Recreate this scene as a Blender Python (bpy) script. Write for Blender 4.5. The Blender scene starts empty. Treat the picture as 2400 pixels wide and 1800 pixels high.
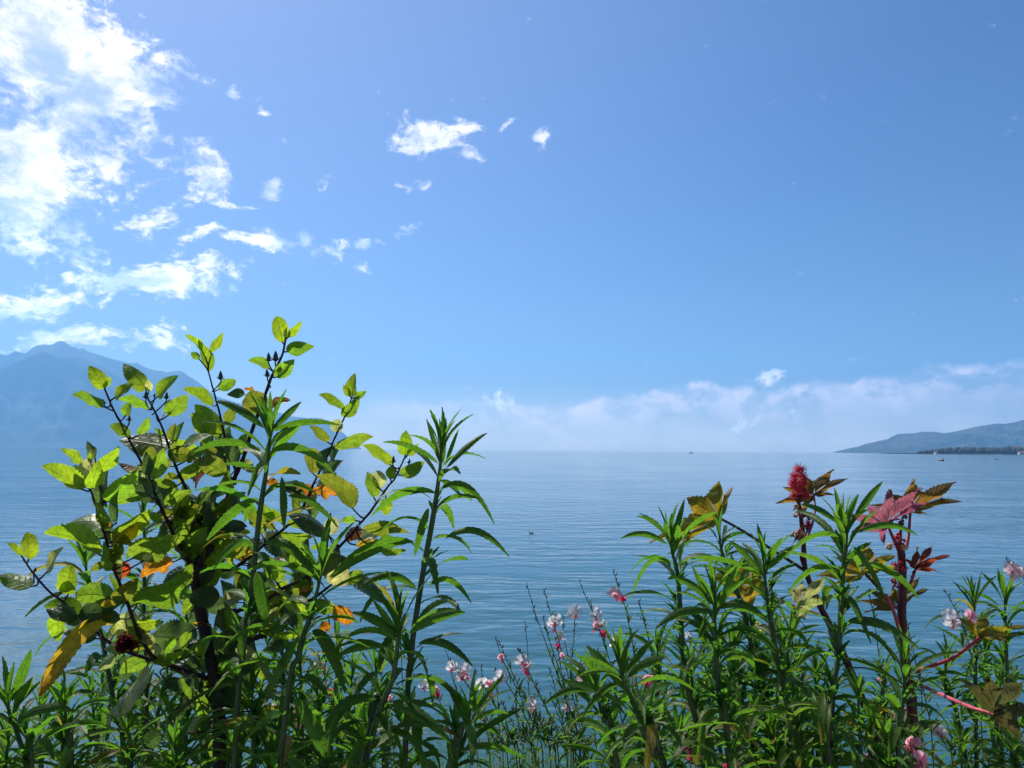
import bpy, math, random
import numpy as np
from mathutils import Vector, Matrix

S = bpy.context.scene
rng = random.Random(7)
R = math.radians

# ------------------------------------------------------------------ camera
CAM_Z = 2.9                       # metres above the lake
FPX = 1813.0                      # focal length in pixels of the 2400 x 1800 frame
PITCH = math.atan((1055 - 900) / FPX)
ROLL = R(0.40)
cam_d = bpy.data.cameras.new('camera')
cam_d.sensor_width = 36.0
cam_d.lens = 36.0 * FPX / 2400.0
cam_d.clip_start = 0.02
cam_d.clip_end = 200000
cam = bpy.data.objects.new('camera', cam_d)
S.collection.objects.link(cam)
FWD = Vector((0, math.cos(PITCH), math.sin(PITCH)))
UP0 = Vector((0, -math.sin(PITCH), math.cos(PITCH)))
RT = Vector((1, 0, 0)) * math.cos(ROLL) + UP0 * math.sin(ROLL)
UP = UP0 * math.cos(ROLL) - Vector((1, 0, 0)) * math.sin(ROLL)
CAM = Vector((0, 0, CAM_Z))
m = Matrix((RT, UP, -FWD)).transposed().to_4x4()
m.translation = CAM
cam.matrix_world = m
S.camera = cam


def ray(x, y):
    return FWD + RT * ((x - 1200) / FPX) + UP * ((900 - y) / FPX)


def at(x, y, d):
    """world point seen at pixel x, y of the 2400 x 1800 frame, d metres deep"""
    return CAM + ray(x, y) * d


# ------------------------------------------------------------------ sun, sky, exposure
SUN_EL, SUN_AZ = R(50), R(-38)    # azimuth from +Y, negative = to the left
sdir = Vector((math.sin(SUN_AZ) * math.cos(SUN_EL), math.cos(SUN_AZ) * math.cos(SUN_EL), math.sin(SUN_EL)))
sl = bpy.data.lights.new('sun', 'SUN')
sl.energy = 5.0
sl.angle = R(0.53)
sl.color = (1.0, 0.955, 0.88)
so = bpy.data.objects.new('sun', sl)
so.rotation_euler = sdir.to_track_quat('Z', 'Y').to_euler()
so.location = (0, 0, 40)
S.collection.objects.link(so)

S.view_settings.view_transform = 'Standard'
S.view_settings.look = 'None'
S.view_settings.exposure = 0.5
S.view_settings.gamma = 1.0
S.cycles.max_bounces = 10
S.cycles.transmission_bounces = 6
S.cycles.transparent_max_bounces = 8
S.cycles.volume_bounces = 4
S.cycles.use_denoising = True
S.cycles.sample_clamp_indirect = 6
S.cycles.caustics_reflective = False


class NT:
    """tiny helper to write node trees"""
    def __init__(s, tree):
        s.t = tree
        tree.nodes.clear()

    def n(s, kind, ins=None, **props):
        nd = s.t.nodes.new(kind)
        for k, v in props.items():
            setattr(nd, k, v)
        for k, v in (ins or {}).items():
            sock = nd.inputs[k]
            if isinstance(v, bpy.types.NodeSocket):
                s.t.links.new(v, sock)
            else:
                sock.default_value = v
        return nd

    def math(s, op, a, b=None, c=None, clamp=False):
        ins = {0: a}
        if b is not None:
            ins[1] = b
        if c is not None:
            ins[2] = c
        return s.n('ShaderNodeMath', ins, operation=op, use_clamp=clamp).outputs[0]

    def mix(s, f, a, b, blend='MIX'):
        nd = s.n('ShaderNodeMix', None, data_type='RGBA', blend_type=blend)
        for i, v in ((0, f), (6, a), (7, b)):
            if isinstance(v, bpy.types.NodeSocket):
                s.t.links.new(v, nd.inputs[i])
            elif i == 0:
                nd.inputs[0].default_value = v
            else:
                nd.inputs[i].default_value = (*v[:3], 1)
        return nd.outputs[2]

    def rng(s, v, a, b, c=0.0, d=1.0, smooth=True):
        nd = s.n('ShaderNodeMapRange', {0: v, 1: a, 2: b, 3: c, 4: d})
        nd.interpolation_type = 'SMOOTHSTEP' if smooth else 'LINEAR'
        nd.clamp = True
        return nd.outputs[0]

    def noise(s, vec, scale, detail=4, rough=0.55, dist=0.0, dim='3D'):
        return s.n('ShaderNodeTexNoise', {'Vector': vec, 'Scale': scale, 'Detail': detail, 'Roughness': rough,
                                          'Distortion': dist}, noise_dimensions=dim)

    def link(s, a, b):
        s.t.links.new(a, b)


w = bpy.data.worlds.new('World')
S.world = w
w.use_nodes = True
N = NT(w.node_tree)
sky = N.n('ShaderNodeTexSky', sky_type='NISHITA')
sky.sun_disc = False
sky.sun_elevation = SUN_EL
sky.sun_rotation = SUN_AZ
sky.altitude = 380
sky.air_density = 1.0
sky.dust_density = 0.7
sky.ozone_density = 3.0
geo = N.n('ShaderNodeTexCoord').outputs['Generated']
sep = N.n('ShaderNodeSeparateXYZ', {0: geo})
az = N.math('ARCTAN2', sep.outputs[0], sep.outputs[1])
el = N.math('ARCSINE', sep.outputs[2])
azel = N.n('ShaderNodeCombineXYZ', {0: az, 1: el, 2: 0.0}).outputs[0]
# wispy detail, warped
nz = N.n('ShaderNodeVectorMath', {0: azel, 1: (1.0, 1.5, 1.0)}, operation='MULTIPLY').outputs[0]
warp = N.noise(nz, 9.0, 3, 0.5)
wv = N.n('ShaderNodeVectorMath', {0: warp.outputs['Color'], 1: (0.5, 0.5, 0.5)}, operation='SUBTRACT').outputs[0]
wv = N.n('ShaderNodeVectorMath', {0: wv, 'Scale': 0.07}, operation='SCALE').outputs[0]
nzw = N.n('ShaderNodeVectorMath', {0: nz, 1: wv}, operation='ADD').outputs[0]
fine = N.noise(nzw, 20.0, 10, 0.66).outputs[0]
finer = N.noise(nzw, 75.0, 6, 0.65).outputs[0]
azw = N.n('ShaderNodeVectorMath', {0: azel, 1: wv}, operation='ADD').outputs[0]
# where the clouds of this afternoon stand: (x, y, half width, half height, tilt, weight)
CLOUDS = [
    (150, 130, 255, 135, 18, 1.35), (310, 190, 110, 60, 10, 1.0), (20, 70, 150, 110, 0, 1.0), (410, 180, 70, 14, 0, .55),
    (170, 290, 160, 110, 30, .8), (60, 395, 150, 120, -20, 1.05), (30, 480, 90, 70, 0, .8), (250, 360, 120, 45, 8, .45),
    (340, 335, 30, 60, 20, .5), (65, 565, 90, 24, -3, .75), (180, 560, 45, 85, -25, .75), (230, 640, 75, 40, 30, .6),
    (330, 655, 190, 32, -5, 1.0), (475, 635, 45, 26, -35, .8), (90, 695, 130, 42, -25, .8), (160, 780, 110, 24, -10, .55),
    (320, 800, 100, 20, 0, .55), (40, 815, 90, 20, 0, .5),
    (480, 420, 55, 44, 30, .9), (510, 468, 70, 12, 4, .8), (625, 420, 26, 24, 30, .7), (372, 500, 46, 30, -40, .6),
    (480, 545, 60, 18, -38, .65), (620, 568, 125, 18, -2, .8), (715, 556, 32, 17, -30, .6),
    (1010, 318, 95, 30, 6, .95), (1070, 318, 46, 26, -30, .6), (1255, 318, 30, 17, -25, .75), (1108, 373, 40, 11, 0, .75),
    (770, 430, 20, 26, 45, .6), (935, 432, 34, 9, 12, .6), (985, 420, 18, 12, -20, .5), (870, 560, 34, 14, -8, .65),
    (958, 540, 30, 12, -35, .65), (855, 600, 26, 14, 20, .55), (790, 575, 50, 12, -6, .5), (540, 212, 20, 9, 35, .6),
    (620, 268, 14, 8, 30, .55), (1165, 294, 14, 9, -30, .5), (668, 340, 12, 6, 0, .5),
    (1795, 892, 30, 18, -10, .6), (1740, 975, 32, 12, -15, .5), (1865, 965, 14, 16, -45, .45), (1160, 940, 40, 18, -8, .4),
]
mask = None
for (cx, cy, hw, hh, tilt, wt) in CLOUDS:
    d = ray(cx, cy).normalized()
    a0, e0 = math.atan2(d.x, d.y), math.asin(d.z)
    off = math.hypot(cx - 1200, cy - 900)
    k = 1.0 / math.sqrt(FPX * FPX + off * off)
    mp = N.n('ShaderNodeMapping', {0: azw, 1: (a0, e0, 0), 2: (0, 0, R(-tilt)), 3: (hw * k * 1.25, hh * k * 1.35, 1)}, vector_type='TEXTURE')
    ln = N.n('ShaderNodeVectorMath', {0: mp.outputs[0]}, operation='LENGTH').outputs[1]
    wt = wt * (1.3 if cy < 500 and cx < 450 else 1.25)
    v = N.math('MULTIPLY_ADD', ln, -wt, wt)
    mask = v if mask is None else N.math('MAXIMUM', mask, v)
mask = N.math('MULTIPLY', N.math('MAXIMUM', mask, -0.6), 1.25)
fn = N.math('MULTIPLY_ADD', finer, 0.6, N.math('MULTIPLY', fine, 0.95))      # about 0.2 .. 1.1
dens = N.math('ADD', mask, N.math('MULTIPLY_ADD', fn, 4.2, -3.36))
dens = N.math('POWER', N.rng(dens, -0.15, 0.95, 0.0, 0.95), 1.1)
# long soft bank standing over the far shore, puffy on top, dissolving downwards
bt = N.noise(N.n('ShaderNodeVectorMath', {0: azel, 1: (1.0, 0.35, 1.0)}, operation='MULTIPLY').outputs[0], 7.0, 8, 0.62).outputs[0]
top_el = N.math('MULTIPLY_ADD', az, 0.062, R(3.9))
top_el = N.math('MULTIPLY_ADD', N.math('SUBTRACT', bt, 0.5), R(5.5), top_el)
bd = N.math('SUBTRACT', top_el, el)                         # depth below the top of the bank
bank = N.math('MULTIPLY', N.rng(bd, 0.0, R(0.7)), N.rng(bd, R(0.4), R(3.2), 1.0, 0.22))
bank = N.math('MULTIPLY', bank, N.rng(fine, 0.36, 0.60, 0.12, 1.0))
bank = N.math('MULTIPLY', bank, N.rng(az, R(-14), R(6), 0.2, 0.85))
bank = N.math('MULTIPLY', bank, N.rng(el, R(-0.2), R(0.8)))
# the grey-blue undersides of thick cloud
shade_n = N.noise(N.n('ShaderNodeVectorMath', {0: nzw, 1: (0.012, -0.02, 0.3)}, operation='ADD').outputs[0], 9.0, 6, 0.6).outputs[0]
shade = N.rng(N.math('MULTIPLY_ADD', fine, 0.55, N.math('MULTIPLY', shade_n, 0.55)), 0.46, 0.64)
toward_sun = N.n('ShaderNodeVectorMath', {0: geo, 1: tuple(sdir)}, operation='DOT_PRODUCT').outputs[1]
glow = N.math('MULTIPLY', N.rng(toward_sun, 0.30, 0.92, 0.64, 0.95), N.rng(el, R(4), R(20), 2.2, 1.0))
lowc = N.rng(el, R(0), R(16), 0.0, 1.0)
cl_hi = N.mix(lowc, (1.0, 0.88, 0.98), (1.12, 1.03, 0.99))
cl_lo = N.mix(lowc, (0.58, 0.66, 0.95), (0.44, 0.53, 0.76))
cl_col = N.mix(shade, cl_lo, cl_hi)
cl_col = N.n('ShaderNodeVectorMath', {0: cl_col, 'Scale': glow}, operation='SCALE').outputs[0]
SKY_STR = 0.071
skyc = N.n('ShaderNodeHueSaturation', {'Saturation': 1.28, 'Value': 1.0, 'Hue': 0.516, 'Color': sky.outputs[0]}).outputs[0]
cl_col = N.n('ShaderNodeVectorMath', {0: cl_col, 'Scale': 1.0 / SKY_STR}, operation='SCALE').outputs[0]
skyc = N.mix(N.rng(toward_sun, 0.5, 0.98, 0.0, 0.12), skyc, (0.50 / SKY_STR, 0.60 / SKY_STR, 0.74 / SKY_STR))
# thin veil low over the far shore
veil = N.math('MULTIPLY', N.rng(el, R(0.2), R(5.5), 0.42, 0.0), N.rng(shade_n, 0.3, 0.7, 0.6, 1.0))
skyc = N.n('ShaderNodeVectorMath', {0: skyc, 'Scale': N.rng(toward_sun, 0.05, 0.85, 0.66, 1.12)}, operation='SCALE').outputs[0]
skyc = N.mix(veil, skyc, (1.30 / SKY_STR, 1.18 / SKY_STR, 1.15 / SKY_STR))
skyc = N.mix(bank, skyc, (1.25 / SKY_STR, 1.02 / SKY_STR, 1.02 / SKY_STR))
skyc = N.mix(dens, skyc, cl_col)
bg = N.n('ShaderNodeBackground', {0: skyc, 1: SKY_STR})
out = N.n('ShaderNodeOutputWorld', {0: bg.outputs[0]})


# ------------------------------------------------------------------ helpers
def mat(name):
    mt = bpy.data.materials.new(name)
    mt.use_nodes = True
    return mt, NT(mt.node_tree)


def obj(name, me, parent=None, mats=None, **props):
    o = bpy.data.objects.new(name, me)
    S.collection.objects.link(o)
    if parent is not None:
        o.parent = parent
    for mt in (mats or []):
        me.materials.append(mt)
    for k, v in props.items():
        o[k] = v
    return o


def empty(name, loc, label, cat, group=None):
    o = bpy.data.objects.new(name, None)
    S.collection.objects.link(o)
    o.location = loc
    o.empty_display_size = 0.05
    o['label'] = label
    o['category'] = cat
    if group:
        o['group'] = group
    return o


def grid_mesh(name, V, nu, nv, smooth=True):
    """V: array (nu*nv, 3), row major over nu"""
    i, j = np.meshgrid(np.arange(nu - 1), np.arange(nv - 1), indexing='ij')
    a = (i * nv + j).ravel()
    F = np.stack([a, a + nv, a + nv + 1, a + 1], 1)
    me = bpy.data.meshes.new(name)
    me.from_pydata(V.tolist(), [], F.tolist())
    if smooth:
        me.polygons.foreach_set('use_smooth', [True] * len(F))
    me.update()
    return me


def interp(prof, xs):
    p = np.array(prof, float)
    return np.interp(xs, p[:, 0], p[:, 1])


nrs = np.random.RandomState(3)


def fbm1(x, seed, f0, octs=6, gain=0.5):
    r = np.random.RandomState(seed)
    y = np.zeros_like(x)
    a = 1.0
    for o in range(octs):
        f = f0 * 2 ** o
        t = x * f
        n = int(np.ceil(t.max() - t.min())) + 4
        k = r.uniform(-1, 1, n)
        t = t - t.min()
        i = t.astype(int)
        u = t - i
        u = u * u * (3 - 2 * u)
        y += a * (k[i] * (1 - u) + k[i + 1] * u)
        a *= gain
    return y


def noise2(x, y, seed, octs=5, gain=0.5):
    r = np.random.RandomState(seed)
    z = np.zeros_like(x)
    a = 1.0
    for o in range(octs):
        n = 64
        k = r.uniform(-1, 1, (n, n))
        xx, yy = x * 2 ** o, y * 2 ** o
        i, j = np.floor(xx).astype(int), np.floor(yy).astype(int)
        u, v = xx - i, yy - j
        u, v = u * u * (3 - 2 * u), v * v * (3 - 2 * v)
        g = lambda p, q: k[p % n, q % n]
        z += a * ((g(i, j) * (1 - u) + g(i + 1, j) * u) * (1 - v) + (g(i, j + 1) * (1 - u) + g(i + 1, j + 1) * u) * v)
        a *= gain
    return z


# ------------------------------------------------------------------ lake
M_water, W = mat('lake_water')
gp = W.n('ShaderNodeNewGeometry').outputs['Position']
p1 = W.n('ShaderNodeVectorMath', {0: gp, 1: (0.55, 1.25, 1.0)}, operation='MULTIPLY').outputs[0]
wob = W.noise(gp, 0.25, 2, 0.5).outputs['Color']
p1 = W.n('ShaderNodeVectorMath', {0: wob, 1: (0.9, 0.9, 0), 2: p1}, operation='MULTIPLY_ADD').outputs[0]
wa = W.noise(p1, 0.85, 2, 0.5).outputs[0]
wb = W.noise(p1, 2.6, 2, 0.5).outputs[0]
p2 = W.n('ShaderNodeVectorMath', {0: gp, 1: (0.5, 1.0, 1.0)}, operation='MULTIPLY').outputs[0]
wc = W.noise(p2, 7.0, 2, 0.5).outputs[0]
wd = W.noise(p2, 0.11, 4, 0.6).outputs[0]
h = W.math('MULTIPLY_ADD', wa, 1.0, W.math('MULTIPLY', wb, 0.33))
h = W.math('MULTIPLY_ADD', wc, 0.085, h)
calm = W.rng(wd, 0.36, 0.62, 0.32, 1.15)
bmp = W.n('ShaderNodeBump', {'Height': h, 'Distance': 0.085, 'Strength': calm})
body = W.mix(W.rng(wd, 0.3, 0.7), (0.020, 0.080, 0.097), (0.025, 0.094, 0.110))
pr = W.n('ShaderNodeBsdfPrincipled', {'Base Color': body, 'Roughness': 0.07, 'IOR': 1.333, 'Normal': bmp.outputs[0]})
W.n('ShaderNodeOutputMaterial', {0: pr.outputs[0]})
# one sheet, rings growing towards the horizon
rad = np.concatenate([np.linspace(0.0, 60, 8), np.geomspace(90, 60000, 26)])
ang = np.linspace(-math.pi, math.pi, 65)
V = np.array([(r * math.sin(a), r * math.cos(a), 0.0) for r in rad for a in ang])
obj('water', grid_mesh('water', V, len(rad), len(ang)), mats=[M_water], kind='structure')

# ------------------------------------------------------------------ mountains and hills
def hill_mat(name, c1, c2, c3, sc):
    mt, H = mat(name)
    g = H.n('ShaderNodeNewGeometry').outputs['Position']
    a = H.noise(g, sc, 8, 0.6).outputs[0]
    b = H.noise(g, sc * 7, 5, 0.6).outputs[0]
    c = H.mix(H.rng(a, 0.42, 0.58), c1, c2)
    c = H.mix(H.math('MULTIPLY', H.rng(b, 0.58, 0.70), 0.8), c, c3)
    p = H.n('ShaderNodeBsdfPrincipled', {'Base Color': c, 'Roughness': 0.95, 'Specular IOR Level': 0.1})
    H.n('ShaderNodeOutputMaterial', {0: p.outputs[0]})
    return mt


M_forest = hill_mat('forested_rock', (0.018, 0.030, 0.020), (0.060, 0.075, 0.045), (0.16, 0.15, 0.13), 0.0012)
M_vine = hill_mat('vineyard_slopes', (0.014, 0.022, 0.018), (0.060, 0.062, 0.048), (0.34, 0.32, 0.27), 0.0035)


def terrain(name, prof, D, foot, back, mt, seed, jag=2.0, spur=0.16, n=260, nt=40):
    xs = np.linspace(prof[0][0], prof[-1][0], n)
    ys = interp(prof, xs) + fbm1(xs, seed, 0.02, 6, 0.55) * jag
    V = []
    ts = np.concatenate([np.linspace(0, 1, nt), np.linspace(1, 2, 12)[1:]])
    base = []
    for x, y in zip(xs, ys):
        p = at(x, y, D)
        base.append((p.x / D, p.y / D, max(p.z, 1.0)))
    base = np.array(base)
    for i in range(n):
        bx, by, hz = base[i]
        for t in ts:
            if t <= 1:
                dd = foot + (D - foot) * t
                hh = hz * (t ** 1.25)
            else:
                dd = D + (back - D) * (t - 1)
                hh = hz * (1 - (t - 1)) ** 1.2
            V.append((bx * dd, by * dd, hh - 1.0 * (t == 0 or t == 2)))
    V = np.array(V)
    T = np.tile(ts, n)
    X = np.repeat(xs, len(ts))
    HZ = np.repeat(base[:, 2], len(ts))
    w_ = np.clip(1 - np.abs(T - 0.5) * 2, 0, 1) ** 0.8
    nn = noise2(X * 0.012 + 40 + T * 0.8, T * 2.2 + 40, seed + 5, 6, 0.55)
    V[:, 2] += HZ * spur * w_ * nn
    V[:, 2] = np.where((T > 0) & (T < 2), np.maximum(V[:, 2], -0.5), -1.0)
    return obj(name, grid_mesh(name, V, n, len(ts)), mats=[mt], kind='structure')


def z7(pts):
    return [(x / 2.458, 750 + y / 2.458) for x, y in pts]


# far small peaks, the main ridge and the wooded shoulder in front of it
terrain('mountains', [(-3200, 1050), (-2600, 985), (-2000, 930), (-1500, 880), (-1100, 800), (-700, 790), (-300, 850)] + z7([(-200, 215), (0, 192), (25, 203), (50, 200), (92, 172), (112, 186), (150, 188), (230, 215), (400, 300)]),
        13600, 12900, 14600, M_forest, 11, 1.6, 0.1, n=420)
main = [(-3000, 1051), (-2400, 1010), (-1800, 975), (-1300, 945), (-900, 930), (-520, 915), (-200, 880)] + z7([(-60, 290), (60, 250), (150, 190), (175, 165), (205, 144), (255, 140), (300, 146), (318, 132), (345, 122), (375, 127), (395, 146), (420, 158),
        (436, 154), (450, 170), (466, 166), (482, 159), (500, 177), (560, 196), (640, 224), (700, 238), (760, 251), (772, 246), (782, 236), (800, 252), (845, 276), (900, 291),
        (925, 286), (960, 297), (1000, 291), (1045, 290), (1080, 318), (1130, 345), (1180, 390), (1240, 440)]) + \
       [(560, 946), (620, 960), (655, 968), (690, 978), (715, 979.5), (748, 981), (768, 987), (785, 998), (806, 1016), (826, 1034), (849, 1051.5)]
terrain('mountain', main, 12500, 9800, 14000, M_forest, 21, 1.5, 0.20, n=460)
terrain('mountain_shoulder', [(-2600, 1051), (-1900, 1030), (-1300, 1012), (-850, 1000), (-520, 975), (-250, 930)] + z7([(-40, 290), (40, 262), (110, 228), (170, 203), (230, 178), (285, 190), (330, 212), (420, 210), (480, 220), (520, 232), (600, 275),
        (700, 330), (820, 395), (950, 470), (1100, 560), (1250, 650)]) + [(560, 1036), (600, 1050.5)], 10400, 9000, 11500, M_forest, 31, 1.3, 0.25, n=420)


def z12(pts):
    return [(1900 + x / 4.424, 950 + y / 4.424) for x, y in pts]


terrain('hills', [(1950, 1061.0)] + z12([(300, 464), (480, 436), (560, 410), (640, 388), (720, 368), (800, 352), (850, 322), (905, 299), (980, 296), (1060, 292),
        (1150, 275), (1250, 268), (1310, 274), (1385, 287), (1440, 283), (1510, 273), (1600, 254), (1700, 229), (1800, 212), (1880, 192), (1950, 187), (2005, 193), (2100, 178), (2212, 150), (2500, 90), (3000, 40), (3600, 90), (5000, 60), (7000, 200), (9000, 480)]),
        7600, 6500, 9500, M_vine, 51, 1.4, 0.22, n=560)

# ------------------------------------------------------------------ air
hx, y0, y1, ztop = 15200.0, -600.0, 15200.0, 1860.0
Vh = [(x, y, z) for x in (-hx, hx) for y in (y0, y1) for z in (-2.0, ztop)]
Fh = [(0, 1, 3, 2), (4, 6, 7, 5), (0, 4, 5, 1), (2, 3, 7, 6), (0, 2, 6, 4), (1, 5, 7, 3)]
me = bpy.data.meshes.new('haze')
me.from_pydata(Vh, [], Fh)
M_haze, Hn = mat('haze')
vol = Hn.n('ShaderNodeVolumePrincipled', {'Color': (0.27, 0.60, 1.0, 1), 'Density': 8.3e-5, 'Anisotropy': 0.2})
Hn.n('ShaderNodeOutputMaterial', {1: vol.outputs[0]})
obj('haze', me, mats=[M_haze], kind='stuff')

# ------------------------------------------------------------------ bank and path under the plants (below the frame)
SOIL = 1.45
M_soil, G = mat('planting_soil')
gpos = G.n('ShaderNodeNewGeometry').outputs['Position']
ga = G.noise(gpos, 14, 8, 0.65).outputs[0]
gb = G.n('ShaderNodeBump', {'Height': ga, 'Distance': 0.03, 'Strength': 0.8})
gc = G.mix(ga, (0.035, 0.024, 0.016), (0.085, 0.062, 0.042))
G.n('ShaderNodeOutputMaterial', {0: G.n('ShaderNodeBsdfPrincipled', {'Base Color': gc, 'Roughness': 0.95, 'Normal': gb.outputs[0]}).outputs[0]})
prof = [(-12, 1.40), (0.5, 1.40), (0.62, SOIL), (1.2, SOIL + .01), (2.4, SOIL), (2.62, SOIL - .05), (3.2, 0.35), (3.9, -0.7)]
xs = np.linspace(-40, 40, 161)
V = np.array([(x, y + 0.05 * math.sin(x * 1.7), z + 0.02 * math.sin(x * 3.1 + y * 4)) for x in xs for (y, z) in prof])
obj('ground', grid_mesh('ground', V, len(xs), len(prof)), mats=[M_soil], kind='structure')
M_path, G = mat('path_gravel')
gpos = G.n('ShaderNodeNewGeometry').outputs['Position']
ga = G.noise(gpos, 60, 6, 0.7).outputs[0]
G.n('ShaderNodeOutputMaterial', {0: G.n('ShaderNodeBsdfPrincipled', {'Base Color': G.mix(ga, (0.20, 0.19, 0.17), (0.36, 0.34, 0.31)), 'Roughness': 0.9}).outputs[0]})
V = np.array([(x, y, 1.44) for x in np.linspace(-40, 40, 21) for y in (-11.5, -4, 0.42)])
obj('path', grid_mesh('path', V, 21, 3), mats=[M_path], kind='structure')


# ------------------------------------------------------------------ plant materials
def leaf_mat(name, tgain, tfac, rough, veins, slant, quilt, spec=0.45, vein_tint=1.5, mott=0.35, bump=0.0012, tdark=1.0):
    mt, L = mat(name)
    tint = L.n('ShaderNodeAttribute', attribute_name='tint')
    luv = L.n('ShaderNodeAttribute', attribute_name='luv')
    s = L.n('ShaderNodeSeparateXYZ', {0: luv.outputs['Vector']})
    u, v, rnd = s.outputs
    au = L.math('ABSOLUTE', u)
    pos = L.n('ShaderNodeNewGeometry').outputs['Position']
    wob = L.noise(pos, 90, 2, 0.5).outputs[0]
    # side veins leave the midrib and run forward to the edge
    sv = L.math('MULTIPLY_ADD', au, -slant, v)
    sv = L.math('MULTIPLY_ADD', wob, 0.10, sv)
    fr = L.math('FRACT', L.math('MULTIPLY', sv, veins))
    dv = L.math('ABSOLUTE', L.math('SUBTRACT', fr, 0.5))
    line = L.rng(dv, 0.0, 0.10, 1.0, 0.0)
    mid = L.rng(au, 0.02, 0.085, 1.0, 0.0)
    vein = L.math('MAXIMUM', L.math('MULTIPLY', line, 0.6), mid)
    cell = L.noise(pos, quilt, 3, 0.5).outputs[0]
    mot = L.noise(pos, 45, 4, 0.6).outputs[0]
    base = tint.outputs['Color']
    base = L.mix(L.rng(mot, 0.3, 0.7, 0.0, mott), base, (0.35, 0.45, 0.5), 'MULTIPLY')
    base = L.mix(L.math('MULTIPLY', vein, 0.55), base, L.n('ShaderNodeVectorMath', {0: base, 'Scale': vein_tint}, operation='SCALE').outputs[0])
    # dry margins where the leaf has them
    edge = L.math('MULTIPLY_ADD', L.math('SUBTRACT', mot, 0.5), 1.6, L.math('MAXIMUM', au, L.math('MULTIPLY', v, 0.95)))
    dry = L.math('MULTIPLY', L.rng(edge, 0.55, 1.0), tint.outputs['Alpha'])
    base = L.mix(dry, base, (0.12, 0.045, 0.02))
    hgt = L.math('MULTIPLY_ADD', cell, 0.8, L.math('MULTIPLY', vein, -0.7))
    b = L.n('ShaderNodeBump', {'Height': hgt, 'Distance': bump * 3, 'Strength': 0.9})
    d = L.n('ShaderNodeBsdfPrincipled', {'Base Color': base, 'Roughness': rough, 'Specular IOR Level': spec, 'Normal': b.outputs[0]})
    tc = L.mix(1.0, base, tgain, 'MULTIPLY')
    # thick veins let less light through
    tc = L.mix(L.math('MULTIPLY', vein, 0.6 * tdark), tc, (0.35, 0.36, 0.25), 'MULTIPLY')
    tc = L.mix(L.rng(cell, 0.35, 0.62, 0.55 * tdark, 0.0), tc, (0.45, 0.5, 0.35), 'MULTIPLY')
    t = L.n('ShaderNodeBsdfTranslucent', {'Color': tc, 'Normal': b.outputs[0]})
    mx = L.n('ShaderNodeMixShader', {0: tfac, 1: d.outputs[0], 2: t.outputs[0]})
    L.n('ShaderNodeOutputMaterial', {0: mx.outputs[0]})
    return mt


M_hib = leaf_mat('hibiscus_leaf', (2.9, 2.55, 1.3), 0.62, 0.38, 6.0, 0.22, 170, 0.42, 1.5, 0.45, 0.0005)
M_lance = leaf_mat('lance_leaf', (2.45, 2.85, 1.1), 0.54, 0.45, 15.0, 0.10, 260, 0.30, 1.7, 0.3, 0.0003)
M_castor = leaf_mat('castor_leaf', (2.4, 2.1, 1.4), 0.55, 0.45, 8.0, 0.30, 200, 0.4, 0.75, 0.3, 0.0007)
M_petal = leaf_mat('petal', (1.08, 1.07, 1.06), 0.68, 0.6, 9.0, 0.1, 400, 0.2, 0.95, 0.04, 0.0001, 0.12)


def stem_mat(name, rough, spec, c_noise=120, amt=0.5, bump=0.0006):
    mt, L = mat(name)
    tint = L.n('ShaderNodeAttribute', attribute_name='tint')
    pos = L.n('ShaderNodeNewGeometry').outputs['Position']
    a = L.noise(pos, c_noise, 5, 0.6).outputs[0]
    base = L.mix(L.rng(a, 0.35, 0.7, 0, amt), tint.outputs['Color'], (0.3, 0.3, 0.3), 'MULTIPLY')
    b = L.n('ShaderNodeBump', {'Height': a, 'Distance': bump, 'Strength': 0.8})
    d = L.n('ShaderNodeBsdfPrincipled', {'Base Color': base, 'Roughness': rough, 'Specular IOR Level': spec, 'Normal': b.outputs[0]})
    L.n('ShaderNodeOutputMaterial', {0: d.outputs[0]})
    return mt


M_bark = stem_mat('hibiscus_bark', 0.75, 0.3, 150, 0.7, 0.002)
M_stem = stem_mat('green_stem', 0.5, 0.4)
M_pod = stem_mat('castor_pod', 0.5, 0.35, 200, 0.3)


# ------------------------------------------------------------------ mesh building
class MB:
    """collects leaves and tubes into one mesh"""
    def __init__(s):
        s.v, s.f, s.t, s.l, s.n = [], [], [], [], 0

    def grid(s, V, nu, nv, tint, luv):
        i, j = np.meshgrid(np.arange(nu - 1), np.arange(nv - 1), indexing='ij')
        a = (i * nv + j).ravel() + s.n
        s.f.append(np.stack([a, a + nv, a + nv + 1, a + 1], 1))
        s.v.append(V)
        t = np.asarray(tint, float)
        if t.shape[-1] == 3:
            t = np.concatenate([t, np.zeros(t.shape[:-1] + (1,))], -1)
        s.t.append(np.tile(t, (len(V), 1)) if t.ndim == 1 else t)
        s.l.append(luv)
        s.n += len(V)

    def build(s, name, mt, parent=None, origin=None, **props):
        V = np.concatenate(s.v)
        if origin is not None:
            V = V - np.array(origin)
        F = np.concatenate(s.f)
        me = bpy.data.meshes.new(name)
        me.vertices.add(len(V))
        me.vertices.foreach_set('co', V.ravel())
        me.loops.add(F.size)
        me.loops.foreach_set('vertex_index', F.ravel())
        me.polygons.add(len(F))
        me.polygons.foreach_set('loop_start', np.arange(0, F.size, 4))
        me.polygons.foreach_set('loop_total', np.full(len(F), 4))
        me.update(calc_edges=True)
        me.polygons.foreach_set('use_smooth', np.ones(len(F), bool))
        a = me.attributes.new('tint', 'FLOAT_COLOR', 'POINT')
        a.data.foreach_set('color', np.concatenate(s.t).ravel())
        a = me.attributes.new('luv', 'FLOAT_VECTOR', 'POINT')
        a.data.foreach_set('vector', np.concatenate(s.l).ravel())
        return obj(name, me, parent, [mt], **props)


def unit(a):
    return a / np.maximum(np.linalg.norm(a, axis=-1, keepdims=True), 1e-12)


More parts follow.
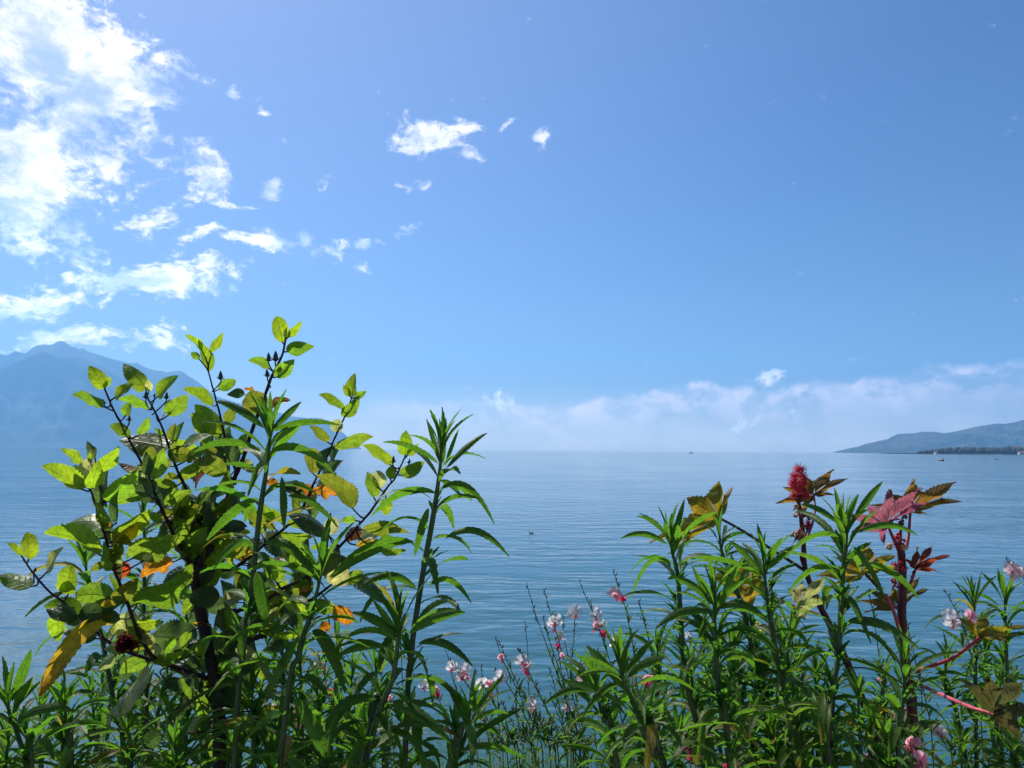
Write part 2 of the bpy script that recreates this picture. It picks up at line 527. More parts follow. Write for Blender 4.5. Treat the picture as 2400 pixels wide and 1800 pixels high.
def spline(P, n):
    """Catmull-Rom through the points (any dimension)"""
    P = np.asarray(P, float)
    if len(P) == 2:
        return P[0] + (P[1] - P[0]) * np.linspace(0, 1, n)[:, None]
    Q = np.vstack([2 * P[0] - P[1], P, 2 * P[-1] - P[-2]])
    m_ = len(P) - 1
    t = np.linspace(0, m_ - 1e-9, n)
    i = t.astype(int)
    u = (t - i)[:, None]
    a, b, c, d = Q[i], Q[i + 1], Q[i + 2], Q[i + 3]
    return 0.5 * (2 * b + (c - a) * u + (2 * a - 5 * b + 4 * c - d) * u ** 2 + (3 * b - a - 3 * c + d) * u ** 3)


def tube(mb, P, r, tint, sides=7, knob=0.0, seed=0):
    P = np.asarray(P, float)
    n = len(P)
    r = np.broadcast_to(np.asarray(r, float), (n,)).copy()
    if knob:
        r = r * (1 + knob * np.random.RandomState(seed).uniform(-1, 1, n))
    T = unit(np.gradient(P, axis=0))
    ref = np.array([0.0, 1.0, 0.12])
    A = unit(np.cross(T, ref))
    B = np.cross(T, A)
    an = np.linspace(0, 2 * math.pi, sides + 1)
    V = P[:, None, :] + r[:, None, None] * (np.cos(an)[None, :, None] * A[:, None, :] + np.sin(an)[None, :, None] * B[:, None, :])
    luv = np.zeros((n * (sides + 1), 3))
    t = np.asarray(tint, float)
    if t.ndim == 2:
        t = np.repeat(t, sides + 1, 0)
    mb.grid(V.reshape(-1, 3), n, sides + 1, t, luv)


UC5 = np.array([-1, -.55, 0, .55, 1.0])
UC7 = np.array([-1, -.7, -.35, 0, .35, .7, 1.0])


def blade(mb, P, Sd, w, tint, fold=0.25, und=0.1, teeth=0.12, uc=UC5, ph=0.0, freq=9.0, rnd=0.0, fwd=0.5, cup=0.0):
    """a leaf: centre line P (n,3), sideways unit vectors Sd, half widths w"""
    n = len(P)
    T = np.gradient(P, axis=0)
    dl = np.linalg.norm(T, axis=1)
    T = unit(T)
    Sd = unit(Sd - T * (Sd * T).sum(1, keepdims=True))
    Nn = np.cross(T, Sd)
    v = np.linspace(0, 1, n)
    m_ = len(uc)
    odd = (np.arange(n) % 2)
    U = np.tile(uc, (n, 1))
    edge = np.abs(U) > 0.99
    W_ = np.repeat(w[:, None], m_, 1)
    W_ = np.where(edge & (odd[:, None] == 0), W_ * (1 - teeth), W_)
    au = np.abs(U)
    hgt = W_ * (au * math.sin(fold) - cup * au ** 2) + w[:, None] * und * au ** 1.5 * np.sin(ph + v[:, None] * freq + (U > 0) * 1.7)
    V = P[:, None, :] + Sd[:, None, :] * (U * W_ * math.cos(fold))[:, :, None] + Nn[:, None, :] * hgt[:, :, None]
    V = V + T[:, None, :] * (np.where(edge & (odd[:, None] == 1), fwd, 0) * dl[:, None])[:, :, None]
    luv = np.stack([U, np.repeat(v[:, None], m_, 1), np.full(U.shape, rnd)], -1)
    mb.grid(V.reshape(-1, 3), n, m_, tint, luv.reshape(-1, 3))


def wprof(v, a, b):
    k = a / (a + b)
    return (v ** a) * ((1 - v) ** b) / (k ** a * (1 - k) ** b)


def revolve(mb, P, r, tint, sides=9):
    tube(mb, P, r, tint, sides)


# zoomed views of the photograph the outlines below were read from: name -> (left, top, scale)
VIEWS = {'A': (0, 700, 3.6867), 'B': (500, 700, 3.6867), 'C': (0, 1100, 3.6867), 'D': (500, 1100, 3.6867), 'E': (0, 1400, 3.6867),
         'F': (600, 1400, 3.6867), 'G': (1450, 1050, 4.0218), 'H': (1850, 1050, 4.0218), 'I': (1450, 1400, 4.0218), 'J': (1850, 1400, 4.0218),
         'K': (1050, 1300, 3.318), 'L': (1900, 950, 4.424), 'S': (0, 0, 1.0)}


def px(view, x, y):
    ox, oy, s = VIEWS[view]
    return ox + x / s, oy + y / s

# ------------------------------------------------------------------ hibiscus shrub
hib_root = at(515, 1800, 1.36)
HIB = empty('hibiscus_shrub', (hib_root.x, hib_root.y, SOIL), 'tall hibiscus shrub with dark stems, serrated yellow-green leaves and a few orange ones', 'shrub')
HO = np.array(HIB.location)
# branches: (name, points (view, x, y, depth), radius at the start and at the tip); the first point sits on the trunk
BR = [
    ('trunk', [('S', 520, 2560, 1.40), ('S', 517, 2200, 1.38), ('S', 515, 1800, 1.36), ('S', 510, 1640, 1.36), ('S', 484, 1500, 1.36), ('C', 1690, 900, 1.36), ('C', 1830, 650, 1.36)], .0185, .0105),
    ('branch', [('C', 1790, 720, 1.36), ('C', 1900, 430, 1.36), ('B', 180, 1560, 1.35), ('B', 260, 1370, 1.34), ('B', 330, 1150, 1.33), ('B', 455, 810, 1.31), ('B', 510, 660, 1.30), ('B', 590, 500, 1.30), ('B', 625, 350, 1.30)], .0075, .0022),
    ('branch', [('C', 1690, 880, 1.36), ('C', 1590, 735, 1.32), ('C', 1500, 560, 1.29), ('C', 1430, 410, 1.27), ('C', 1350, 240, 1.25), ('A', 1310, 1600, 1.24), ('A', 1240, 1450, 1.23), ('A', 1140, 1265, 1.22), ('A', 1065, 1110, 1.21), ('A', 980, 960, 1.20), ('A', 905, 780, 1.20)], .0050, .0019),
    ('branch', [('C', 1830, 650, 1.36), ('C', 1760, 520, 1.38), ('C', 1680, 380, 1.39), ('C', 1600, 150, 1.39), ('A', 1530, 1480, 1.38), ('A', 1450, 1250, 1.37), ('A', 1400, 1110, 1.36), ('A', 1330, 960, 1.35), ('A', 1265, 840, 1.35)], .0052, .0019),
    ('branch', [('B', 200, 1510, 1.35), ('B', 150, 1340, 1.42), ('A', 1940, 1180, 1.45), ('A', 1900, 1000, 1.46), ('A', 1860, 850, 1.46), ('A', 1800, 630, 1.46)], .0042, .0019),
    ('branch', [('C', 1740, 830, 1.36), ('D', 160, 860, 1.42), ('D', 450, 640, 1.46), ('D', 600, 520, 1.48), ('D', 730, 400, 1.48), ('D', 820, 230, 1.48), ('B', 870, 1590, 1.48), ('B', 980, 1370, 1.47), ('B', 1060, 1180, 1.46), ('B', 1130, 1030, 1.46), ('B', 1195, 860, 1.46)], .0055, .0018),
    ('branch', [('D', 200, 1230, 1.36), ('D', 450, 1130, 1.34), ('D', 600, 1030, 1.32), ('D', 800, 930, 1.30), ('D', 950, 800, 1.28), ('D', 1100, 660, 1.27), ('D', 1230, 510, 1.26), ('D', 1370, 350, 1.26), ('D', 1500, 160, 1.25), ('B', 1570, 1550, 1.25), ('B', 1650, 1380, 1.25)], .0052, .0018),
    ('branch', [('E', 1800, 700, 1.36), ('E', 1480, 590, 1.30), ('E', 1330, 520, 1.26), ('C', 1260, 1530, 1.23), ('C', 1190, 1400, 1.21), ('C', 1110, 1180, 1.19), ('C', 1040, 1000, 1.17), ('C', 980, 850, 1.16), ('C', 920, 620, 1.15), ('C', 850, 380, 1.14), ('C', 780, 170, 1.14)], .0060, .0020),
    ('branch', [('E', 1480, 590, 1.30), ('C', 1180, 1605, 1.27), ('C', 1000, 1530, 1.25), ('C', 850, 1420, 1.24), ('C', 690, 1290, 1.22), ('C', 550, 1150, 1.21), ('C', 420, 1050, 1.20), ('C', 290, 900, 1.20), ('C', 205, 780, 1.20)], .0045, .0018),
    ('branch', [('E', 1900, 420, 1.36), ('D', 380, 1450, 1.40), ('D', 520, 1380, 1.42), ('D', 640, 1290, 1.43), ('D', 760, 1180, 1.44), ('D', 900, 1090, 1.45), ('D', 1040, 980, 1.45)], .0085, .0030),
    ('branch', [('C', 850, 380, 1.14), ('C', 900, 230, 1.16), ('C', 830, 90, 1.17), ('C', 850, 20, 1.18), ('A', 860, 1500, 1.18)], .0026, .0016),
    ('branch', [('A', 1980, 1380, 1.44), ('A', 1750, 1500, 1.43), ('A', 1735, 1250, 1.43)], .003, .0016),
]
SEG = []          # (px, py, depth) samples of every branch, for hanging leaves on them
for bi, (nm, pts, r0, r1) in enumerate(BR):
    p3 = [(*px(v, x, y), d) for (v, x, y, d) in pts]
    c = spline(p3, 8 * len(p3))
    if bi:
        c = c + 0.35 * np.random.RandomState(bi).uniform(-1, 1, c.shape) * np.array([1, 1, 0])
    P = np.array([at(*q) for q in c])
    n = len(P)
    rr = (r0 + (r1 - r0) * np.linspace(0, 1, n) ** 0.8) * (.74 if bi == 0 else .72)
    mb = MB()
    young = np.linspace(0, 1, n)[:, None] ** 3 if bi else np.zeros((n, 1))
    col = np.array([[0.028, 0.018, 0.022, 1]]) * (1 - young) + np.array([[0.05, 0.022, 0.035, 1]]) * young
    tube(mb, P, rr, col, 9 if bi else 12, 0.10, bi)
    BR[bi] = (mb, nm)
    for q, p in zip(c, P):
        SEG.append((q[0], q[1], q[2]))
BR_OBJ = [mb.build(nm, M_bark, HIB, HO) for mb, nm in BR]
SEG = np.array(SEG)
SEGP = np.array([at(*q) for q in SEG])

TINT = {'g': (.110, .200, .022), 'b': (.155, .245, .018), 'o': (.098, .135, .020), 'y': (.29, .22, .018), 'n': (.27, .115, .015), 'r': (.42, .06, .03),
        'd': (.050, .022, .018), 'k': (.045, .085, .036), 'p': (.36, .37, .24), 'w': (.24, .30, .15), 'c': (.19, .10, .03)}  # k holds shade of inner leaves in its tint, w gloss and pale backs
# leaves: view, base x y, tip x y, width, kind, (sag up as a share of the length)
LV = [
 ('A',905,775,770,580,112,'b'),('A',908,770,955,668,36,'b'),('A',885,940,625,830,100,'g'),('A',990,855,1162,735,84,'b'),('A',1262,790,1070,560,122,'b'),
 ('A',1290,800,1275,700,56,'w'),('A',1360,850,1542,665,108,'b'),('A',1285,962,1018,865,88,'g'),('A',1085,1015,1120,902,92,'g'),('A',1450,1012,1627,830,112,'g'),
 ('A',1440,960,1478,868,46,'k'),('A',1802,630,1712,355,118,'b'),('A',1745,440,1598,310,70,'b'),('A',1820,465,1926,290,60,'b'),('A',1722,522,1648,470,62,'g'),
 ('A',1890,785,2038,705,98,'g'),('A',1842,930,1578,775,112,'b'),('A',1932,1172,1683,915,165,'b'),('A',1955,1075,2030,935,88,'o'),('A',1125,1188,948,1102,112,'g'),
 ('A',1460,1292,1032,1222,165,'o'),('A',1290,1455,1312,1272,104,'o'),('A',1450,1350,1655,1345,150,'o'),('A',1770,1170,1705,1038,64,'d'),('A',1950,1180,1985,1378,140,'d'),
 ('A',1945,1522,1715,1390,170,'o'),('A',1660,1310,1690,1642,92,'d'),('A',1580,1272,1828,1178,74,'w'),('A',1480,1232,1520,1076,82,'o'),('A',1400,1180,1328,1122,44,'g'),
 ('A',1480,1450,1158,1548,96,'o',.12),('A',1540,1530,1392,1578,64,'o'),('A',1205,1495,1020,1422,62,'c'),('A',712,1655,360,1448,178,'b'),('A',702,1440,522,1300,104,'b'),
 ('A',720,1540,805,1388,134,'w'),('A',850,1505,1028,1272,88,'b'),('A',800,1640,858,1400,98,'b'),('A',770,1392,776,1322,32,'b'),('C',938,280,1190,-5,150,'g'),
 ('B',597,382,545,152,142,'b'),('B',645,335,764,192,58,'b'),('B',620,342,636,238,34,'w'),('B',640,462,874,415,118,'g',.12),('B',482,606,302,535,80,'g',.1),
 ('B',545,682,700,525,112,'g'),('B',378,1012,318,798,215,'o'),('B',270,827,116,830,78,'k',.1),('B',362,802,262,775,40,'n'),('B',490,950,668,878,76,'c',.08),
 ('B',1195,852,1226,642,98,'b'),('B',1180,842,1120,745,52,'b'),('B',1230,852,1322,800,58,'g'),('B',1115,957,908,830,84,'g',.05),('B',1130,1022,1262,840,104,'g'),
 ('B',1060,1157,1082,1040,104,'w'),('B',985,1242,832,1100,92,'o'),('B',1062,1302,1384,1195,122,'g',.14),('B',860,1517,845,1292,152,'o'),('B',1532,1442,1283,1265,106,'b',.06),
 ('B',1660,1352,1666,1137,114,'b'),('B',1680,1352,1772,1253,62,'b'),('B',1630,1532,1826,1410,114,'g'),('D',1385,245,1328,20,118,'g'),('D',1432,165,1418,10,124,'w'),
 ('B',1530,1562,1530,1448,86,'g'),('D',1203,342,885,50,178,'o',.1),('D',868,235,690,135,78,'n'),('D',868,200,1097,226,86,'n',.1),('D',562,122,462,118,76,'n'),
 ('D',1498,248,1488,397,112,'b'),('D',990,562,640,385,128,'k',.1),('D',990,560,1062,420,128,'p'),('D',1300,530,1692,548,124,'o',.1),('D',1232,440,1098,455,72,'g'),
 ('D',1280,520,1140,612,118,'d'),('D',1240,662,1425,605,94,'y'),('D',1250,605,1458,560,94,'p'),('D',970,690,1125,1008,225,'p'),('D',1002,690,836,682,66,'g'),
 ('D',1140,982,1292,888,108,'g'),('D',1440,702,1668,700,84,'g',.05),('D',1200,960,1502,1155,116,'k'),('D',1040,1190,1195,1325,146,'n'),('D',1012,1340,915,1385,90,'n'),
 ('D',760,1180,672,1150,70,'y'),('D',650,1290,568,1225,74,'y'),('D',845,1010,750,1060,60,'n'),('D',800,1252,738,1300,56,'y'),('D',130,558,55,690,112,'y'),
 ('D',180,640,300,778,156,'y'),('D',130,480,48,545,70,'n'),('D',440,602,775,795,195,'k',.05),('D',430,602,542,548,58,'p'),('D',620,802,405,842,104,'c'),
 ('C',1930,1152,2140,1060,116,'p'),('C',862,747,378,558,168,'b',.10),('C',930,482,535,500,112,'g',.12),('C',880,500,962,462,66,'y'),('C',1022,602,1296,345,128,'b'),
 ('C',1010,652,1198,450,86,'y'),('C',1150,772,1600,592,196,'g',.08),('C',1592,592,1403,552,98,'d'),('C',1122,820,1015,935,108,'r'),('C',1500,800,1212,935,140,'n'),
 ('C',1240,792,1312,728,66,'p'),('C',1212,1152,1668,812,178,'g',-.05),('C',1012,832,1042,640,108,'w'),('C',970,872,898,618,66,'g'),('C',592,1082,612,828,178,'b'),
 ('C',250,782,224,548,154,'b'),('C',190,752,58,640,84,'b'),('C',270,1017,-25,925,114,'g',.06),('C',405,887,550,668,80,'w'),('C',985,1132,652,1105,205,'g',.10),
 ('C',1000,1142,1192,938,116,'o'),('C',990,1152,858,1205,66,'y'),('C',702,1262,380,1182,165,'b',.1),('C',1700,1500,1320,1440,315,'k',.0),('C',1210,1432,1340,1500,96,'w'),
 ('E',1275,578,908,1045,112,'p',-.05),('C',1672,1335,1832,1338,56,'y'),('C',1490,390,1640,300,104,'y'),('C',1490,380,1348,390,110,'o'),('C',1762,412,1238,532,98,'o',.16),
 ('C',1490,450,1430,520,80,'y'),('C',1290,232,1075,170,165,'k',.05),('C',1702,292,1325,178,135,'k',.05),('C',1002,472,1028,182,78,'k'),('C',1890,352,1798,288,74,'k'),
 ('C',1900,1090,1640,1140,190,'k'),('C',1880,900,2060,860,130,'k'),('C',1850,870,1640,1000,150,'k'),('C',1960,1150,1780,1220,150,'k'),('D',330,1130,520,1290,180,'k'),
 ('D',360,980,560,1080,150,'k'),('D',520,1290,380,1400,140,'k'),('D',650,1130,560,980,130,'k'),('D',700,1120,860,1230,150,'k'),('E',1900,330,1780,560,150,'k'),
 ('E',1700,520,1600,740,130,'k'),('E',2050,300,2180,520,150,'k'),('D',200,700,420,760,130,'k'),('D',300,900,180,1060,150,'k'),('C',1740,560,1580,640,120,'k'),
 ('D',860,1160,1050,1220,130,'g'),('D',700,1060,860,1000,110,'k'),('E',1650,600,1480,480,150,'k'),('E',2000,700,1850,830,130,'k'),('F',40,200,-80,260,130,'k'),
]
fol = MB()
odd = []                        # leaves that differ from the rest of the foliage become parts of their own
hr = np.random.RandomState(5)
KINDNAME = {'n': ('leaf', 'orange leaf about to fall'), 'r': ('leaf', 'red leaf about to fall'), 'y': ('leaf', 'yellowed leaf'), 'd': ('leaf', 'shrivelled dark brown leaf')}


def hib_leaf(b2, t2, w, kind, sag, depth, mb, dzr=None, bend=0.0, rollsign=None):
    L = math.hypot(t2[0] - b2[0], t2[1] - b2[1])
    cr = min(1.0, max(0.40, w / (0.60 * L)))
    roll = math.acos(cr) * (rollsign if rollsign else (-1 if (kind in 'gboynr' and hr.rand() < .8) else 1))
    up = (t2[1] - b2[1]) / L            # -1 = points up in the picture
    dz = dzr if dzr is not None else (0.35 * up + hr.uniform(-.18, .18)) * L / FPX * depth
    n = 33
    t = np.linspace(0, 1, n)[:, None]
    ex, ey = (t2[0] - b2[0]) / L, (t2[1] - b2[1]) / L
    perp = np.array([ey, -ex]) if ex > 0 else np.array([-ey, ex])      # points up in the picture
    mid2 = (np.array(b2) + np.array(t2)) / 2 + perp * sag * L * 2
    q = (1 - t) ** 2 * np.array(b2) + 2 * t * (1 - t) * mid2 + t ** 2 * np.array(t2)
    dd = depth + dz * t[:, 0] - 0.10 * L / FPX * depth * np.sin(math.pi * t[:, 0]) * hr.uniform(-1.0, 2.4)
    P = np.array([at(a[0], a[1], d) for a, d in zip(q, dd)])
    e = np.array(RT * perp[0] - UP * perp[1])
    vd = np.array(ray(*b2).normalized())
    side = e * math.cos(roll) + vd * math.sin(roll)
    tw = hr.uniform(-.35, .35)
    Sd = np.array([side * math.cos(tw * a) + vd * math.sin(tw * a) for a in t[:, 0] - .4])
    round_ = w / L > 0.56
    prof_ = wprof(t[:, 0] ** 0.95, 0.62 if not round_ else 0.60, 0.92 if not round_ else 0.62)
    hw = prof_ * (w / cr if roll else w) / 2 / FPX * depth * 1.14
    c = np.array(TINT[kind]) * hr.uniform(.85, 1.15) * (1 + hr.uniform(-.08, .08, 3))
    dry = {'o': .28, 'y': .7, 'n': .8, 'p': .45, 'c': .9, 'g': .18, 'r': .5}.get(kind, 0.0) * hr.uniform(.5, 1)
    blade(mb, P, Sd, hw, (*c, dry), fold=hr.uniform(.12, .42), und=hr.uniform(.04, .14) if kind not in 'nd' else .3, teeth=.13, uc=UC7,
          ph=hr.uniform(0, 6), freq=hr.uniform(6, 12), rnd=hr.rand(), fwd=.35)
    return P[0], unit(P[1] - P[0])


# more leaves in the thick of the bush
lr = np.random.RandomState(44)
cand = [q for q in SEG if 120 < q[0] < 820 and 1030 < q[1] < 1640]
for q in range(215):
    c = cand[lr.randint(len(cand))]
    if lr.rand() < .6:
        c = cand[int(np.argmin([math.hypot(z_[0] - lr.normal(500, 120), z_[1] - lr.normal(1340, 150)) for z_ in cand]))]
    a = lr.uniform(0, 6.28) if lr.rand() < .5 else lr.uniform(3.6, 5.8)
    ln, pt = lr.uniform(42, 78), lr.uniform(5, 32)
    bx, by = c[0] + math.cos(a) * pt, c[1] + math.sin(a) * pt
    a += lr.uniform(-.6, .6)
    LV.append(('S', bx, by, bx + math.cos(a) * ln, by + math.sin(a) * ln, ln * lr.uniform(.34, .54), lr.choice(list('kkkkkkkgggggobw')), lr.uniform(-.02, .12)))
for q in range(48):
    x, y = lr.normal(515, 75), lr.normal(1590, 95)
    a, ln = lr.uniform(0, 6.28), lr.uniform(45, 80)
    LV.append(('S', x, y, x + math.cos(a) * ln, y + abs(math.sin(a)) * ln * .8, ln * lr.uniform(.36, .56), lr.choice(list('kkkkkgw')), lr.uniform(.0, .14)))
for row in LV:
    v, bx, by, tx, ty, w, kind = row[:7]
    sag = row[7] if len(row) > 7 else 0.03
    b2, t2 = px(v, bx, by), px(v, tx, ty)
    w = w / VIEWS[v][2]
    d2 = (SEG[:, 0] - b2[0]) ** 2 + (SEG[:, 1] - b2[1]) ** 2
    k = int(np.argmin(d2))
    depth = SEG[k, 2] + hr.uniform(-.03, .03) * min(1.0, math.sqrt(d2[k]) / 20)
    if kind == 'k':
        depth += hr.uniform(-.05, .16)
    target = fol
    if kind in KINDNAME:
        target = MB()
        odd.append((target, kind))
    b3, dirn = hib_leaf(b2, t2, w, kind, sag, depth, target)
    a3 = SEGP[k]
    if np.linalg.norm(b3 - a3) > 0.003:
        mid_ = (b3 + a3) / 2 - dirn * 0.15 * np.linalg.norm(b3 - a3)
        c = spline([a3, mid_, b3 + dirn * .002], 9)
        tube(target, c, np.linspace(.0016, .0011, 9), (.05, .022, .024, 0), 6)
# the long curling yellow leaf that hangs down on the left
mbx = MB()
q = spline([(275, 1456), (236, 1448), (185, 1480), (135, 1545), (104, 1600), (89, 1634)], 41)
dd = np.linspace(1.20, 1.10, 41)
P = np.array([at(a[0], a[1], d) for a, d in zip(q, dd)])
t = np.linspace(0, 1, 41)
g = np.gradient(q, axis=0)
pn = unit(np.stack([g[:, 1], -g[:, 0]], 1))
e = np.array([RT * a[0] - UP * a[1] for a in pn])
Sd = e * .8 + np.array(ray(150, 1540).normalized()) * .6
col = np.array([[.27, .24, .015, .25]]) * (1 - t[:, None]) + np.array([[.36, .20, .03, .5]]) * t[:, None]
blade(mbx, P, Sd, wprof(t, .5, .75) * .0185, np.repeat(col, 7, 0), fold=.55, und=.06, teeth=.12, uc=UC7, fwd=.35)
mbx.build('leaf', M_hib, HIB, HO, label='long curling yellow leaf hanging with a pinkish margin')
fol.build('foliage', M_hib, HIB, HO)
for mbk, kind in odd:
    mbk.build('leaf', M_hib, HIB, HO, label=KINDNAME[kind][1])
# flower buds with their spiky bracts
for (v, x, y, h, lean) in [('A', 900, 885, 40, -.3), ('A', 1435, 835, 62, .15), ('A', 1115, 1030, 50, .1), ('A', 1262, 830, 70, 0), ('A', 1905, 660, 80, .02), ('A', 1335, 830, 34, .1),
                           ('B', 480, 500, 76, -.06), ('B', 537, 495, 96, .02), ('B', 468, 640, 70, -.1), ('B', 1555, 1385, 60, .03), ('B', 1690, 1400, 40, .2), ('C', 300, 860, 40, .2)]:
    b2 = px(v, x, y + h * .5)
    k = int(np.argmin((SEG[:, 0] - b2[0]) ** 2 + (SEG[:, 1] - (b2[1] + 8)) ** 2))
    D = SEG[k, 2] - .004
    p0 = np.array(at(*b2, D))
    H_ = h / 3.6867 / FPX * D
    ax = unit(np.array(RT) * lean + np.array(UP))
    mb = MB()
    t = np.linspace(0, 1, 10)
    P = p0 + ax * (t * H_)[:, None]
    tube(mb, P, np.maximum(np.sin(math.pi * np.clip(t, 0, 1) ** .62) ** .8, .02) * H_ * .23, (.035, .05, .022, 0), 9)
    for q in range(8):
        a = q * math.pi / 4 + .3
        o = unit(np.array(RT) * math.cos(a) + np.array(FWD) * math.sin(a) + ax * hr.uniform(.1, .7))
        P = p0 + spline([ax * 0, o * H_ * .3, o * H_ * .52 + ax * H_ * .14], 6)
        tube(mb, P, np.linspace(.0008, .0002, 6), (.05, .05, .02, 0), 5)
    P = spline([SEGP[k] - ax * .012, p0 - ax * .006, p0 + ax * .001], 6)
    tube(mb, P, .0012, (.04, .022, .026, 0), 6)
    mb.build('flower_bud', M_stem, HIB, HO)
# a withered maroon bloom
mb = MB()
c0 = np.array(at(*px('C', 1105, 1475), 1.19))
for q in range(9):
    a = q * 2 * math.pi / 9
    o = np.array(RT) * math.cos(a) + np.array(UP) * math.sin(a) * .8 + np.array(FWD) * hr.uniform(-.5, .3)
    n = 17
    t = np.linspace(0, 1, n)[:, None]
    P = c0 + o * t * .015 + np.array(FWD) * hr.uniform(-.004, .004) + np.array(UP) * (-.006 * t ** 2)
    blade(mb, P, np.tile(np.cross(o, np.array(FWD)), (n, 1)), wprof(t[:, 0], .5, .3) * .010, (.055, .008, .010, .2), fold=.5, und=.5, teeth=.15, uc=UC7, ph=q, freq=11)
tube(mb, spline([np.array(at(*px('C', 1185, 1600), 1.26)), np.array(at(*px('C', 1195, 1530), 1.22)), c0], 8), .0014, (.35, .12, .07, 0), 6)
mb.build('withered_bloom', M_petal, HIB, HO, label='withered dark maroon bloom')

# ------------------------------------------------------------------ lance-leaved plants (narrow toothed leaves up single green stems)
ZW = np.array([0, 0, 1.0])


def lance_leaf(mb, p, azim, el0, bend, L, W, tint, r, n=19, twist=0.0, curl=0.0):
    t = np.linspace(0, 1, n)
    e = el0 - bend * t ** 0.9
    a = azim + curl * t
    T = np.stack([np.cos(e) * np.cos(a), np.cos(e) * np.sin(a), np.sin(e)], 1)
    P = p + np.vstack([[0, 0, 0], np.cumsum((T[1:] + T[:-1]) / 2 * (L / (n - 1)), axis=0)])
    side = np.stack([-np.sin(a), np.cos(a), 0 * a], 1)
    Nn = np.cross(T, side)
    tw = twist * t
    Sd = side * np.cos(tw)[:, None] + Nn * np.sin(tw)[:, None]
    hw = wprof(t, .72, .85) * W / 2
    hw[0] = W * .06
    blade(mb, P, Sd, hw, tint, fold=r.uniform(.15, .85), und=r.uniform(.0, .18), teeth=.15, uc=UC5, ph=r.uniform(0, 6), freq=r.uniform(8, 16), rnd=r.rand(), fwd=.55)


